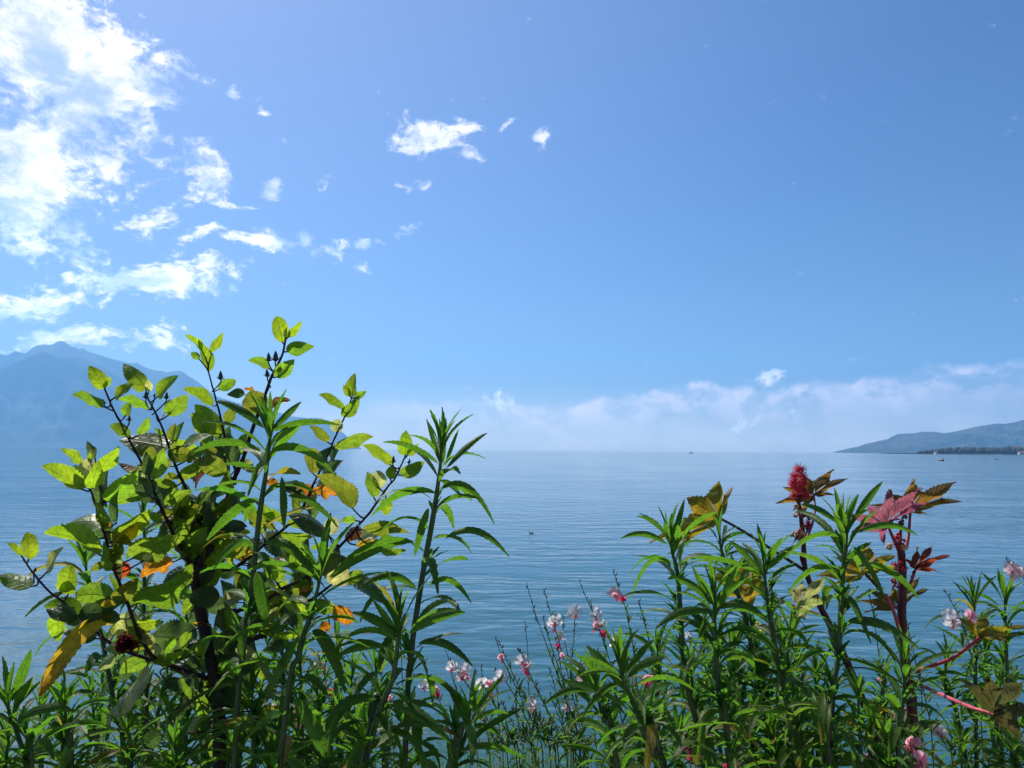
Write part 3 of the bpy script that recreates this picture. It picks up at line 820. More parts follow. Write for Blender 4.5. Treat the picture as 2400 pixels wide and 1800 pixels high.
def lance_plant(pts, label, seed, L=.105, W=.0165, r0=.0047, space=(.010, .022), tuft=.5, group=None, droop=1.0, tint=(.062, .126, .018), stop=1860, extra=()):
    """pts: (view, x, y, depth) from the crown down; the stem goes on to the soil"""
    r = np.random.RandomState(seed)
    c2 = [(*px(v, x, y), d) for (v, x, y, d) in pts]
    P = [np.array(at(*q)) for q in c2]
    last, prev = P[-1], P[-2]
    k = (last[2] - SOIL)
    sl_ = (last - prev) / max(prev[2] - last[2], .01)
    P.append(np.array([last[0] + sl_[0] * k * .5, last[1] + sl_[1] * k * .5, SOIL + .01 - .02]))
    total = sum(np.linalg.norm(P[i + 1] - P[i]) for i in range(len(P) - 1))
    n = max(30, int(total / .012))
    C = spline(P, n)
    s = np.concatenate([[0], np.cumsum(np.linalg.norm(np.diff(C, axis=0), axis=1))])
    root = empty('lance_leaf_plant', P[-1], label, 'plant', group)
    O = P[-1]
    ms = MB()
    rad = r0 * .84 * np.clip(.28 + s / .16, 0, 1) ** .7 * (1 + .25 * s / total)
    g = np.clip(s / .3, 0, 1)[:, None]
    col = np.array([[.055, .13, .030, 0]]) * (1 - g) + np.array([[.036, .070, .022, 0]]) * g
    tube(ms, C, rad, col, 8, .05, seed)
    ms.build('stem', M_stem, root, O)
    mf = MB()
    Tn = unit(np.gradient(C, axis=0))
    pos = .0
    phi = r.uniform(0, 6.28)
    up_az = math.atan2(-Tn[0][1], -Tn[0][0])
    while pos < total - .08:
        p = np.array([np.interp(pos, s, C[:, q]) for q in range(3)])
        rel = p - np.array(CAM)
        dep = rel @ np.array(FWD)
        yy = 900 - (rel @ np.array(UP)) / dep * FPX
        low = yy > stop
        f = min(1.0, pos / .05)
        g = min(1.0, pos / .22)
        az_ = phi + r.uniform(-.35, .35)
        el0 = R(82) * (1 - f) + R(58) * f * (1 - g) + R(30) * f * g + r.uniform(-.22, .22)
        bend = (R(12) * (1 - f) + R(70) * f * (1 - g) + R(95) * f * g) * droop * r.uniform(.35, 1.55)
        LL = L * 1.22 * (.42 + .58 * f) * r.uniform(.62, 1.18) * (1 - .12 * g)
        WW = W * .92 * (.55 + .45 * f) * r.uniform(.8, 1.25)
        c = np.array(tint) * r.uniform(.75, 1.3) * (1 + .1 * r.uniform(-1, 1, 3))
        c = c * (1 - .4 * (1 - f)) + np.array([.085, .19, .03]) * .4 * (1 - f)
        rr = np.interp(pos, s, rad)
        off = np.array([math.cos(az_), math.sin(az_), 0]) * rr * .8
        lance_leaf(mf, p + off, az_, el0, bend, LL, WW, (*(c if r.rand() > .03 else np.array([.20, .15, .03])), r.choice([0, 0, 0, .25, .8]) if pos > .15 else 0), r, twist=r.uniform(-1.1, 1.1), curl=r.uniform(-.6, .6), n=19 if LL > .05 else 13)
        # young shoots in the leaf axils
        if pos > .05 and not low and r.rand() < tuft:
            m_ = r.randint(3, 7)
            q = p + off * 1.5 + ZW * .004
            for w_ in range(m_):
                a2 = az_ + r.uniform(-1.2, 1.2)
                lance_leaf(mf, q + ZW * .002 * w_, a2, R(r.uniform(40, 80)), R(r.uniform(5, 55)), L * r.uniform(.22, .5), W * r.uniform(.4, .65),
                           (*(np.array([.065, .155, .028]) * r.uniform(.8, 1.2)), 0), r, n=11)
        phi += 2.4 + r.uniform(-.2, .2)
        step = (space[0] + (space[1] - space[0]) * min(1, pos / .16)) * .72
        pos += step * r.uniform(.7, 1.3) * (6 if low else (.55 if pos < .03 else 1))
    for (v, bx, by, tx, ty, w_, d, sag) in extra:        # single leaves that stand out in the picture
        b2, t2 = px(v, bx, by), px(v, tx, ty)
        m2 = ((b2[0] + t2[0]) / 2, (b2[1] + t2[1]) / 2 - sag * 2 / VIEWS[v][2])
        tt = np.linspace(0, 1, 27)[:, None]
        q = (1 - tt) ** 2 * np.array(b2) + 2 * tt * (1 - tt) * np.array(m2) + tt ** 2 * np.array(t2)
        dd = np.linspace(d, d + r.uniform(-.03, .02), 27)
        PP = np.array([at(a[0], a[1], e) for a, e in zip(q, dd)])
        T = unit(np.gradient(PP, axis=0))
        vd = np.array(FWD)
        e_ = unit(np.cross(vd, T))
        ro = r.choice([-1, 1]) * r.uniform(.35, .8)
        Sd = e_ * math.cos(ro) + vd * math.sin(ro)
        hw = wprof(tt[:, 0], .62, .8) * .86 * w_ / VIEWS[v][2] / 2 / FPX * d / math.cos(ro)
        c = np.array(tint) * r.uniform(.8, 1.25)
        blade(mf, PP, Sd, hw, (*c, 0), fold=r.uniform(.2, .5), und=.05, teeth=.14, uc=UC5, ph=r.uniform(0, 6), freq=12, fwd=.55)
    mf.build('foliage', M_lance, root, O)
    return root


LG = 'lance-leaved plants along the lake edge'
lance_plant([('B', 490, 1120, 1.12), ('B', 470, 1400, 1.12), ('D', 400, 390, 1.12), ('D', 345, 900, 1.12), ('D', 255, 1590, 1.11), ('S', 548, 1800, 1.10)],
            'tall lance-leaved plant standing in front of the hibiscus trunk, its tip against the mountain', 101, L=.10, W=.0175, tuft=.35, space=(.009, .026), group=LG, extra=[
    ('B', 480, 1330, 1062, 1545, 100, 1.10, 130), ('B', 500, 1150, 1100, 1095, 72, 1.14, 50), ('B', 440, 1120, 10, 880, 80, 1.15, 45), ('B', 420, 1330, -170, 1330, 95, 1.09, 75),
    ('B', 505, 1130, 760, 890, 82, 1.10, 10), ('B', 497, 1100, 492, 798, 46, 1.12, 0), ('D', 640, 230, 1080, 510, 95, 1.08, 60), ('D', 590, 60, 610, 520, 100, 1.08, 0),
    ('D', 390, 250, -60, 620, 100, 1.09, 50), ('D', 350, 660, 0, 870, 90, 1.08, 110), ('D', 370, 880, 470, 1370, 105, 1.07, 10), ('D', 440, 640, 890, 960, 100, 1.08, 130),
    ('B', 400, 1500, 90, 1430, 70, 1.1, 20)])
lance_plant([('B', 1965, 1230, 1.12), ('B', 1960, 1450, 1.12), ('D', 1900, 400, 1.12), ('D', 1835, 760, 1.12), ('D', 1770, 1150, 1.11), ('D', 1710, 1600, 1.10), ('S', 948, 1800, 1.09)],
            'tall lance-leaved plant right of the hibiscus, leaves arching out over open water', 102, L=.10, W=.0165, tuft=.35, space=(.009, .026), group=LG, extra=[
    ('B', 1960, 1430, 1840, 1035, 62, 1.11, 0), ('B', 1985, 1430, 2015, 1038, 56, 1.12, 0), ('B', 2000, 1460, 2122, 1122, 42, 1.13, 10), ('B', 2010, 1470, 2368, 1160, 66, 1.11, 40),
    ('B', 1950, 1430, 1465, 1240, 70, 1.12, 50), ('D', 1960, 180, 2430, 480, 78, 1.10, 170), ('D', 1930, 210, 1368, 405, 95, 1.11, 100), ('D', 2000, 600, 2560, 760, 72, 1.10, 150),
    ('D', 1860, 1010, 2230, 1160, 82, 1.09, 120), ('D', 1760, 1030, 1270, 1020, 82, 1.10, 110), ('D', 1740, 630, 1000, 940, 92, 1.08, 120), ('D', 1860, 330, 1740, 750, 96, 1.09, 0),
    ('D', 1960, 100, 2150, 245, 60, 1.13, 40), ('D', 1700, 1400, 2170, 1235, 92, 1.06, 70)])
lance_plant([('D', 935, 840, 1.05), ('D', 905, 1020, 1.05), ('D', 825, 1300, 1.05), ('D', 740, 1600, 1.04), ('S', 655, 1800, 1.03)],
            'lance-leaved plant just right of the hibiscus trunk, with a broad open crown', 103, W=.0175, tuft=.3, space=(.010, .026), group=LG, extra=[
    ('D', 900, 960, 285, 885, 96, 1.04, 90), ('D', 1000, 960, 1720, 630, 92, 1.05, 60), ('D', 880, 900, 800, 650, 84, 1.06, 0), ('F', 480, 290, 775, 835, 130, 1.03, 130), ('F', 380, 330, 60, 900, 120, 1.02, 50),
    ('F', 340, 860, 660, 1460, 140, 1.0, 20)])
lance_plant([('D', 1610, 1260, 1.0), ('F', 1225, 400, 1.0), ('F', 1180, 700, 1.0), ('F', 1060, 1000, 1.0), ('F', 950, 1400, .99), ('S', 850, 1800, .98)],
            'lance-leaved plant in front of the tall one right of the hibiscus', 104, tuft=.3, space=(.009, .024), group=LG, extra=[
    ('F', 1230, 330, 830, 130, 105, .99, 40), ('F', 1225, 340, 1005, 15, 90, 1.0, 0), ('F', 1320, 310, 1810, 130, 105, .98, 50), ('F', 1230, 390, 745, 375, 90, 1.0, 90), ('F', 1100, 430, 690, 520, 80, 1.0, 50),
    ('F', 1400, 400, 1875, 600, 85, .99, 100), ('F', 1140, 920, 1690, 1270, 100, .97, 90), ('F', 1040, 880, 575, 1090, 90, .98, 90)])
lance_plant([('F', 1855, 960, 1.06), ('F', 1820, 1160, 1.06), ('F', 1720, 1440, 1.05), ('S', 1040, 1840, 1.05)],
            'lance-leaved plant at the bottom edge below the white blossoms', 105, L=.095, tuft=.25, space=(.011, .028), group=LG, extra=[
    ('F', 1860, 1020, 1640, 740, 90, 1.06, 0), ('F', 1870, 1000, 1985, 745, 60, 1.05, 0), ('F', 1880, 1080, 2212, 1020, 80, 1.05, 50), ('F', 1760, 1330, 2330, 1400, 100, 1.03, 70), ('F', 1880, 1110, 2110, 1190, 70, 1.05, 30)])
lance_plant([('C', 735, 740, 1.5), ('C', 760, 950, 1.5), ('E', 880, 350, 1.49), ('E', 935, 640, 1.48), ('E', 1000, 1010, 1.47), ('E', 1075, 1475, 1.46)],
            'lance-leaved plant standing behind the lower left hibiscus branches', 106, L=.12, W=.019, group=LG)
lance_plant([('C', 1590, 1110, 1.6), ('C', 1610, 1290, 1.6), ('S', 441, 1600, 1.58), ('S', 433, 1800, 1.56)], 'lance-leaved plant close behind the hibiscus trunk on its left', 107, group=LG)
lance_plant([('E', 60, 880, .95), ('E', 85, 1010, .95), ('E', 150, 1180, .95), ('E', 235, 1475, .94), ('S', 75, 1900, .94)],
            'near lance-leaved plant cut by the left edge of the picture', 108, L=.085, W=.016, group=LG, space=(.010, .024), extra=[
    ('E', 105, 900, 270, 450, 90, .95, 0), ('E', 120, 960, 285, 690, 80, .94, 0), ('E', 60, 950, -40, 720, 80, .95, 0), ('E', 150, 1060, 640, 985, 90, .93, 70)])
lance_plant([('E', 560, 860, 1.2), ('E', 570, 1130, 1.2), ('E', 600, 1400, 1.2), ('S', 168, 1850, 1.19)], 'lance-leaved plant low at the bottom left, second from the edge', 109, L=.095, group=LG)
lance_plant([('C', 1235, 360, 1.7), ('C', 1250, 700, 1.7), ('C', 1245, 1300, 1.68), ('S', 345, 1800, 1.65)], 'slender lance-leaved plant far behind the hibiscus, showing between its left branches', 110, tuft=.3, group=LG)
# the right-hand stand
lance_plant([('G', 480, 800, 1.15), ('G', 505, 980, 1.15), ('G', 545, 1130, 1.15), ('G', 570, 1350, 1.15), ('I', 600, 450, 1.14), ('I', 660, 900, 1.13), ('I', 800, 1400, 1.12), ('S', 1668, 1850, 1.12)],
            'lance-leaved plant below the large olive castor leaf, foremost on the water side', 121, L=.085, W=.0145, tuft=.6, group=LG, extra=[
    ('G', 500, 900, 620, 480, 60, 1.14, 0), ('G', 470, 850, 170, 645, 62, 1.15, 45), ('G', 460, 910, 20, 855, 72, 1.15, 75), ('G', 500, 1120, 110, 1430, 80, 1.14, 190), ('G', 540, 920, 940, 605, 78, 1.13, 60),
    ('G', 470, 860, 440, 590, 32, 1.16, 0)])
lance_plant([('G', 950, 760, 1.4), ('G', 960, 920, 1.4), ('G', 1010, 1090, 1.4), ('G', 1090, 1300, 1.4), ('I', 1180, 120, 1.39), ('I', 1260, 500, 1.38), ('I', 1380, 1050, 1.36), ('S', 1800, 1800, 1.35)],
            'dark lance-leaved plant whose tip overlaps the stalk end of the olive castor leaf', 122, L=.09, tint=(.034, .085, .022), group=LG)
lance_plant([('G', 895, 1330, 1.06), ('G', 900, 1500, 1.06), ('I', 905, 250, 1.06), ('I', 930, 700, 1.05), ('I', 980, 1150, 1.04), ('I', 1050, 1600, 1.03)],
            'bushy lance-leaved plant in the middle of the right-hand stand, nearest the camera', 123, L=.088, W=.0155, tuft=.6, group=LG, extra=[
    ('G', 900, 1490, 500, 1215, 88, 1.06, 60), ('G', 930, 1480, 1180, 1040, 80, 1.06, 10), ('G', 930, 1520, 1420, 1640, 90, 1.05, 110), ('G', 870, 1560, 350, 1700, 90, 1.05, 90), ('G', 860, 1480, 690, 1105, 60, 1.07, 0)])
lance_plant([('G', 1370, 1010, 1.18), ('G', 1375, 1180, 1.18), ('G', 1395, 1380, 1.18), ('I', 1430, 200, 1.17), ('I', 1520, 700, 1.16), ('I', 1640, 1250, 1.15), ('S', 1870, 1820, 1.14)],
            'lance-leaved plant between the castor flower spike and the olive castor leaf', 124, L=.088, tuft=.6, group=LG, extra=[
    ('G', 1350, 1200, 1040, 875, 78, 1.17, 40), ('G', 1400, 1150, 1690, 915, 72, 1.18, 30), ('G', 1380, 1120, 1510, 905, 50, 1.17, 0), ('G', 1400, 1290, 1680, 1110, 76, 1.17, 40), ('G', 1340, 1200, 620, 1050, 80, 1.19, 60)])
lance_plant([('H', 530, 690, 1.08), ('H', 540, 830, 1.08), ('H', 515, 1050, 1.08), ('H', 492, 1400, 1.08), ('J', 460, 550, 1.07), ('J', 420, 800, 1.06), ('J', 390, 1200, 1.05), ('J', 370, 1610, 1.04)],
            'tallest lance-leaved plant of the right-hand stand, its tip beside the pink castor leaf', 125, L=.088, W=.0165, tuft=.55, group=LG, extra=[
    ('H', 500, 720, 425, 375, 48, 1.07, 0), ('H', 520, 680, 512, 412, 34, 1.09, 0), ('H', 600, 690, 880, 315, 72, 1.07, 20), ('H', 500, 740, 110, 530, 74, 1.08, 50), ('H', 470, 840, -40, 1050, 84, 1.07, 100),
    ('H', 640, 800, 1215, 825, 76, 1.07, 90), ('H', 440, 1150, -20, 1390, 90, 1.07, 110), ('H', 600, 930, 910, 1420, 95, 1.05, 70), ('H', 640, 1120, 1225, 1425, 92, 1.06, 110), ('J', 560, -20, 775, 440, 96, 1.05, 60),
    ('J', 540, 230, 1230, 490, 100, 1.04, 110)])
lance_plant([('I', 1620, 320, 1.22), ('I', 1590, 560, 1.22), ('I', 1620, 800, 1.22), ('I', 1680, 1050, 1.21), ('I', 1700, 1600, 1.2)], 'lance-leaved plant left of the tallest one, its crown under the pale castor leaf', 126, L=.09, tuft=.6, group=LG)
lance_plant([('H', 1745, 1420, 1.6), ('H', 1745, 1609, 1.6), ('S', 2287, 1640, 1.58), ('S', 2290, 1820, 1.56)], 'lance-leaved plant behind the white blossoms near the right edge', 127, L=.105, W=.016, tuft=.4, group=LG)
lance_plant([('H', 2030, 1400, 1.62), ('H', 2035, 1600, 1.62), ('S', 2362, 1640, 1.6), ('S', 2375, 1820, 1.58)], 'lance-leaved plant at the right edge under the pale pink blossom', 128, L=.105, W=.016, tuft=.4, group=LG)
lance_plant([('J', 1090, 560, 1.2), ('J', 1090, 760, 1.2), ('J', 1060, 1100, 1.19), ('S', 2105, 1820, 1.18)], 'lance-leaved plant crowding the dark red castor stem', 129, L=.085, tuft=.35, group=LG, space=(.009, .03))
lance_plant([('K', 1330, 800, .98), ('K', 1355, 960, .98), ('K', 1440, 1150, .98), ('K', 1590, 1560, .97), ('S', 1570, 1850, .97)], 'near lance-leaved plant at the left end of the right-hand stand, beside the blossoms', 130, L=.085, W=.015, tuft=.45, group=LG, space=(.009, .022), extra=[
    ('K', 1340, 900, 1310, 610, 50, .98, 0), ('K', 1375, 930, 1600, 660, 60, .98, 20), ('K', 1340, 960, 990, 800, 62, .99, 40), ('K', 1390, 960, 1690, 800, 70, .97, 40), ('K', 1330, 1010, 1050, 1260, 70, .97, 70)])
lance_plant([('K', 1140, 960, 1.12), ('K', 1160, 1070, 1.12), ('K', 1210, 1290, 1.12), ('S', 1450, 1820, 1.11)], 'lance-leaved plant with the white blossoms right behind its crown', 131, L=.085, tuft=.3, group=LG, extra=[
    ('K', 1130, 1070, 735, 1180, 60, 1.11, 70), ('K', 1145, 1020, 1070, 725, 52, 1.12, 0), ('K', 1140, 1060, 850, 825, 58, 1.13, 30)])
# lower plants filling the foot of the stands
r_ = np.random.RandomState(17)
FILL = [(95, 1690, 1.35), (575, 1500, 1.65), (700, 1530, 1.6), (660, 1480, 1.75), (825, 1610, 1.55), (740, 1630, 1.4), (880, 1590, 1.6), (480, 1560, 1.55), (590, 1640, 1.35), (790, 1520, 1.75), (905, 1690, 1.4), (520, 1600, 1.7), (240, 1600, 1.75), (440, 1620, 1.65), (345, 1480, 2.0), (690, 1610, 1.75), (760, 1570, 1.85), (410, 1765, 1.15), (640, 1765, 1.2), (755, 1755, 1.25), (215, 1660, 1.6), (330, 1630, 1.75), (395, 1690, 1.5), (300, 1730, 1.3), (470, 1720, 1.45), (610, 1660, 1.6), (700, 1700, 1.4), (560, 1750, 1.25), (150, 1745, 1.2), (20, 1755, 1.3),
        (790, 1690, 1.5), (270, 1545, 1.9), (385, 1540, 1.8), (640, 1560, 1.8), (840, 1740, 1.2)]
for i, (x, y, d) in enumerate(FILL):
    lance_plant([('S', x, y - 30, d), ('S', x + r_.uniform(-8, 8), y + 60, d), ('S', x + r_.uniform(-25, 25), y + 190, d - .02)], 'low lance-leaved plant among the crowded ones filling the foot of the hibiscus', 300 + i, L=.092, W=.0145, tuft=.6,
                group='low plants at the foot of the hibiscus', space=(.009, .022))
FILL = [(1500, 1690, 1.3), (1620, 1590, 1.35), (1720, 1530, 1.4), (1790, 1590, 1.35), (1910, 1600, 1.35), (2070, 1600, 1.65), (2350, 1560, 1.75), (1650, 1480, 1.7), (1830, 1500, 1.7), (1560, 1640, 1.5), (1640, 1690, 1.4), (1730, 1600, 1.55), (1760, 1700, 1.25), (1840, 1620, 1.5), (1890, 1700, 1.3), (2010, 1640, 1.5), (2040, 1730, 1.25), (2250, 1770, 1.5),
        (2340, 1640, 1.5), (2380, 1730, 1.3), (1590, 1745, 1.2), (1690, 1500, 1.6), (1770, 1520, 1.6), (1540, 1540, 1.45), (2220, 1560, 1.6), (2310, 1540, 1.7), (1430, 1735, 1.2), (1660, 1600, 1.65), (2080, 1760, 1.2),
        (1870, 1560, 1.6), (1810, 1740, 1.2), (1950, 1750, 1.2), (2150, 1740, 1.5)]
for i, (x, y, d) in enumerate(FILL):
    lance_plant([('S', x, y - 30, d), ('S', x + r_.uniform(-8, 8), y + 60, d), ('S', x + r_.uniform(-10, 40), y + 190, d - .02)], 'low lance-leaved plant among the crowded ones filling the foot of the right-hand stand', 400 + i, L=.086, W=.0142, tuft=.65,
                group='low plants at the foot of the right-hand stand', space=(.009, .021))

# ------------------------------------------------------------------ castor oil plants
CG = 'red-stemmed castor plants'


def castor_leaf(parent, O, view, c, tips, d, grad, tint, petiole=None, label=None, droop=.10, pr=.0030, pcol=(.33, .045, .06, 0), wide=1.0, vein=1.0, brown=0.0):
    """c: where the stalk meets the blade; tips: ends of the lobes in order round the leaf; grad: how depth changes across the picture"""
    c2 = np.array(px(view, *c))
    T2 = [np.array(px(view, *t)) for t in tips]
    ang = [math.atan2(-(t - c2)[1], (t - c2)[0]) for t in T2]
    order = sorted(range(len(T2)), key=lambda i: ang[i])
    T2 = [T2[i] for i in order]
    ang = [ang[i] for i in order]
    n = len(T2)
    r = np.random.RandomState(int(c[0] * 7 + c[1]))
    mb = MB()

    def depth(p):
        q = (p - c2)
        return d + (q[0] * grad[0] + q[1] * grad[1]) / FPX * d

    def p3(p, lift):
        return np.array(at(p[0], p[1], depth(p))) + lift

    sinus = []
    for i in range(n):
        j = (i + 1) % n
        a, b = T2[i] - c2, T2[j] - c2
        gap = (ang[j] - ang[i]) % (2 * math.pi)
        la, lb = np.linalg.norm(a), np.linalg.norm(b)
        if gap > 1.9:                                   # the open side towards the stalk
            sinus.append((a / la * la * .20 + np.array([-a[1], a[0]]) / la * -la * .10, b / lb * lb * .20 + np.array([-b[1], b[0]]) / lb * lb * .10))
        else:
            m_ = (a / la + b / lb)
            m_ = m_ / np.linalg.norm(m_) * min(la, lb) * (.66 - .06 * min(1.5, gap)) * wide
            sinus.append((m_, m_))
    nv, uc = 25, UC7
    for i in range(n):
        tip = T2[i] - c2
        L = np.linalg.norm(tip)
        ax = tip / L
        pr_ = np.array([-ax[1], ax[0]])
        left, right = sinus[i - 1][1], sinus[i][0]      # before and after in angle
        V, uv = [], []
        ts = np.linspace(0, 1, nv)
        for k, t in enumerate(ts):
            mid = tip * t
            B = []
            for sp in (left, right):
                ts_ = max(.12, min(.6, (sp @ ax) / L))
                if t <= ts_:
                    b = sp * (t / ts_)
                else:
                    w_ = (t - ts_) / (1 - ts_)
                    off = sp - ax * (sp @ ax)
                    sgn = np.sign(off @ pr_) or 1
                    bulge = (1 - w_) ** 1.0 * (1 + .35 * w_)
                    tooth = (1.0 if k % 2 else .76) if w_ < .97 else 1
                    b = ax * (t * L) + pr_ * (off @ pr_) * bulge * tooth
                B.append(b)
            for u in uc:
                q = mid + (B[0] - mid) * -u if u < 0 else mid + (B[1] - mid) * u
                ru = np.linalg.norm(q) / FPX * d
                lift = -np.array(UP) * droop * ru * (np.linalg.norm(q) / L) * 1.0 + np.array(FWD) * (abs(u) * .10 * ru + .004 * math.sin(t * 9 + i * 2 + u * 2))
                V.append(p3(c2 + q, lift))
                uv.append((u if t > .3 else u * .9, t, 0))
        tt = np.array([*tint, brown]) * np.array([*(r.uniform(.9, 1.1, 3)), 1])
        mb.grid(np.array(V), nv, len(uc), tt, np.array(uv))
    leaf = mb.build('leaf', M_castor, parent, O)
    if label:
        leaf['label'] = label
    if petiole:
        pp = [np.array(at(*px(v, x, y), dd)) for (v, x, y, dd) in petiole] + [np.array(at(c2[0], c2[1], d))]
        mp = MB()
        tube(mp, spline(pp, 20), np.linspace(pr * 1.15, pr * .8, 20), pcol, 8, .04)
        ps = mp.build('leaf_stalk', M_stem, leaf)
        ps.location = (0, 0, 0)
        me = ps.data
        co = np.zeros(len(me.vertices) * 3)
        me.vertices.foreach_get('co', co)
        co = co.reshape(-1, 3) - O
        me.vertices.foreach_set('co', co.ravel())
    return leaf


def castor_stem(name_label, pts, r0, r1):
    P = [np.array(at(*px(v, x, y), d)) for (v, x, y, d) in pts]
    k = P[-1][2] - SOIL
    dv = (P[-1] - P[-2]) / max(P[-2][2] - P[-1][2], .01)
    P.append(np.array([P[-1][0] + dv[0] * k * .4, P[-1][1], SOIL - .01]))
    root = empty('castor_plant', P[-1], name_label, 'plant', CG)
    C = spline(P, 70)
    mb = MB()
    t = np.linspace(0, 1, 70)
    rr = r0 + (r1 - r0) * t
    rr = rr * (1 + .16 * np.exp(-(((t * 13) % 1 - .5) / .12) ** 2))
    col = np.array([[.085, .012, .020, 0]]) * (1 - t[:, None]) + np.array([[.06, .010, .015, 0]]) * t[:, None]
    tube(mb, C, rr, col, 10, .04, 3)
    mb.build('stem', M_stem, root, P[-1])
    return root, P[-1]


def spiky(mb, c, R_, tint, seed, n=46, spike=.9, core=.5):
    r = np.random.RandomState(seed)
    t = np.linspace(0.001, .999, 8)
    z = np.cos(math.pi * t)
    revolve(mb, c + np.outer(z * R_ * core, np.array(UP)), np.sin(math.pi * t) * R_ * core, tint, 9)
    for q in range(n):
        zz = 1 - 2 * (q + .5) / n
        a = q * 2.39996 + r.uniform(-.2, .2)
        s_ = math.sqrt(1 - zz * zz)
        o = np.array([s_ * math.cos(a), s_ * math.sin(a), zz])
        ln = spike * R_ * r.uniform(.75, 1.15)
        k = r.uniform(.75, 1.35)
        P = np.array([c + o * R_ * core * .8, c + o * (R_ * core + ln * .5), c + o * (R_ * core + ln)])
        tube(mb, P, [R_ * .075, R_ * .05, R_ * .012], (tint[0] * k, tint[1] * k, tint[2] * k, 0), 4)


def lumps(mb, c, R_, tint, seed, n=9):
    r = np.random.RandomState(seed)
    t = np.linspace(0.001, .999, 6)
    for q in range(n):
        o = unit(r.normal(size=3)) * R_ * .75
        s_ = R_ * r.uniform(.3, .5)
        k = r.uniform(.8, 1.15)
        tube(mb, c + o + np.outer(np.cos(math.pi * t) * s_, np.array(UP)), np.sin(math.pi * t) * s_, (tint[0] * k, tint[1] * k, tint[2] * k, 0), 7)


OL = (.135, .100, .016)
YO = (.230, .185, .015)
BR_ = (.190, .108, .018)
RB = (.25, .048, .020)
D = 1.62
ca, OA = castor_stem('castor plant with a crimson spiky flower head standing clear against the water', [('G', 1685, 480, D), ('G', 1705, 560, D), ('G', 1740, 850, D), ('G', 1760, 1140, D), ('S', 1917, 1410, D), ('S', 1950, 1475, D),
                                                                                   ('S', 1989, 1561, D), ('S', 2024, 1648, D), ('S', 2068, 1800, D)], .0036, .0092)
castor_leaf(ca, OA, 'G', (950, 660), [(1078, 340), (955, 275), (648, 438), (300, 832), (545, 905)], 1.58, (.25, -.35), YO, [('G', 1755, 1155, D), ('G', 1450, 960, 1.61), ('G', 1150, 770, 1.60)], 'large olive-yellow leaf with a torn outline', pcol=(.05, .012, .02, 0), wide=1.15, brown=.12)
castor_leaf(ca, OA, 'G', (1840, 445), [(2030, 168), (2175, 253), (2048, 425), (1735, 235), (1490, 492), (1555, 345), (1728, 625)], 1.68, (.1, -.4), BR_, [('G', 1775, 850, D), ('G', 1830, 700, 1.64), ('G', 1852, 560, 1.66)], 'brown-olive leaf behind the crimson flower head', pr=.0024, brown=.1)
castor_leaf(ca, OA, 'G', (1250, 1292), [(1165, 1000), (855, 1180), (930, 1385), (1240, 1500), (1400, 1360), (1350, 1010)], 1.66, (.2, -.3), YO, [('S', 1917, 1440, D), ('S', 1840, 1412, 1.63)], 'yellow-olive leaf with a red star of veins', pcol=(.50, .10, .12, 0), wide=1.2)
castor_leaf(ca, OA, 'G', (1690, 1480), [(1960, 1180), (1740, 1230), (1990, 1430), (1590, 1590), (1600, 1300), (1760, 1609)], 1.42, (.3, .5), (.24, .25, .12), None, 'pale green leaf seen on its lit upper side', wide=1.3, brown=.15)
castor_leaf(ca, OA, 'I', (1380, 330), [(1190, 380), (1300, 210), (1420, 250), (1560, 170)], 1.58, (.3, .4), (.30, .28, .12), None, wide=1.2)
castor_leaf(ca, OA, 'G', (1745, 730), [(1625, 930), (1700, 900), (1715, 810)], 1.61, (.1, .1), (.17, .03, .02), None, 'small dark red drooping young leaf', wide=.8)
castor_leaf(ca, OA, 'J', (560, 1170), [(440, 1150), (560, 1060), (650, 1120), (700, 1230), (600, 1270)], 1.66, (.2, -.3), (.30, .22, .012), None, 'small bright yellow leaf low on the stem', wide=1.2)
castor_leaf(ca, OA, 'J', (760, 1010), [(700, 920), (770, 960), (860, 920), (720, 1060)], 1.66, (.2, -.3), (.28, .2, .012), None, wide=1.1)
heads = MB()
for i, (x, y, s_) in enumerate([(1705, 205, 56), (1665, 265, 50), (1730, 270, 48), (1650, 320, 46), (1715, 335, 50), (1690, 390, 46), (1650, 445, 36), (1745, 400, 42), (1770, 440, 40), (1705, 460, 38), (1635, 350, 36), (1740, 330, 40)]):
    q = at(*px('G', x, y), D + .012 * math.sin(i * 2.1))
    spiky(heads, np.array(q), s_ / 4.0218 / FPX * D * 1.05, (.62, .020, .055) if i not in (7, 9) else (.20, .008, .03), 50 + i)
heads.build('flower_head', M_pod, ca, OA, label='crimson spiky flower head')
fl = MB()
for i, (x, y, s_, c) in enumerate([(1665, 560, 34, (.62, .34, .19)), (1672, 630, 28, (.60, .26, .18)), (1700, 600, 24, (.55, .2, .15)), (1660, 820, 38, (.62, .36, .2)), (1725, 810, 40, (.60, .32, .18)), (1700, 850, 26, (.6, .4, .24)), (1810, 830, 22, (.5, .3, .25)),
                                   (1740, 640, 30, (.20, .02, .04)), (1790, 660, 24, (.22, .03, .05)), (1770, 620, 22, (.16, .015, .03)), (1790, 770, 26, (.3, .03, .06))]):
    lumps(fl, np.array(at(*px('G', x, y), D - .006)), s_ / 4.0218 / FPX * D, c, 80 + i)
for i, (x, y) in enumerate([(1785, 700), (1765, 735), (1800, 725)]):
    spiky(fl, np.array(at(*px('G', x, y), D)), 30 / 4.0218 / FPX * D, (.36, .012, .04), 90 + i, 34)
fl.build('flower_cluster', M_pod, ca, OA, label='cream and dark red flower clusters below the head')
side = MB()
tube(side, spline([np.array(at(*px('G', 1755, 1140), D)), np.array(at(*px('G', 1720, 1060), D)), np.array(at(*px('G', 1690, 990), D)), np.array(at(*px('G', 1510, 965), D))], 14), np.linspace(.003, .0008, 14), (.16, .02, .03, 0), 6)
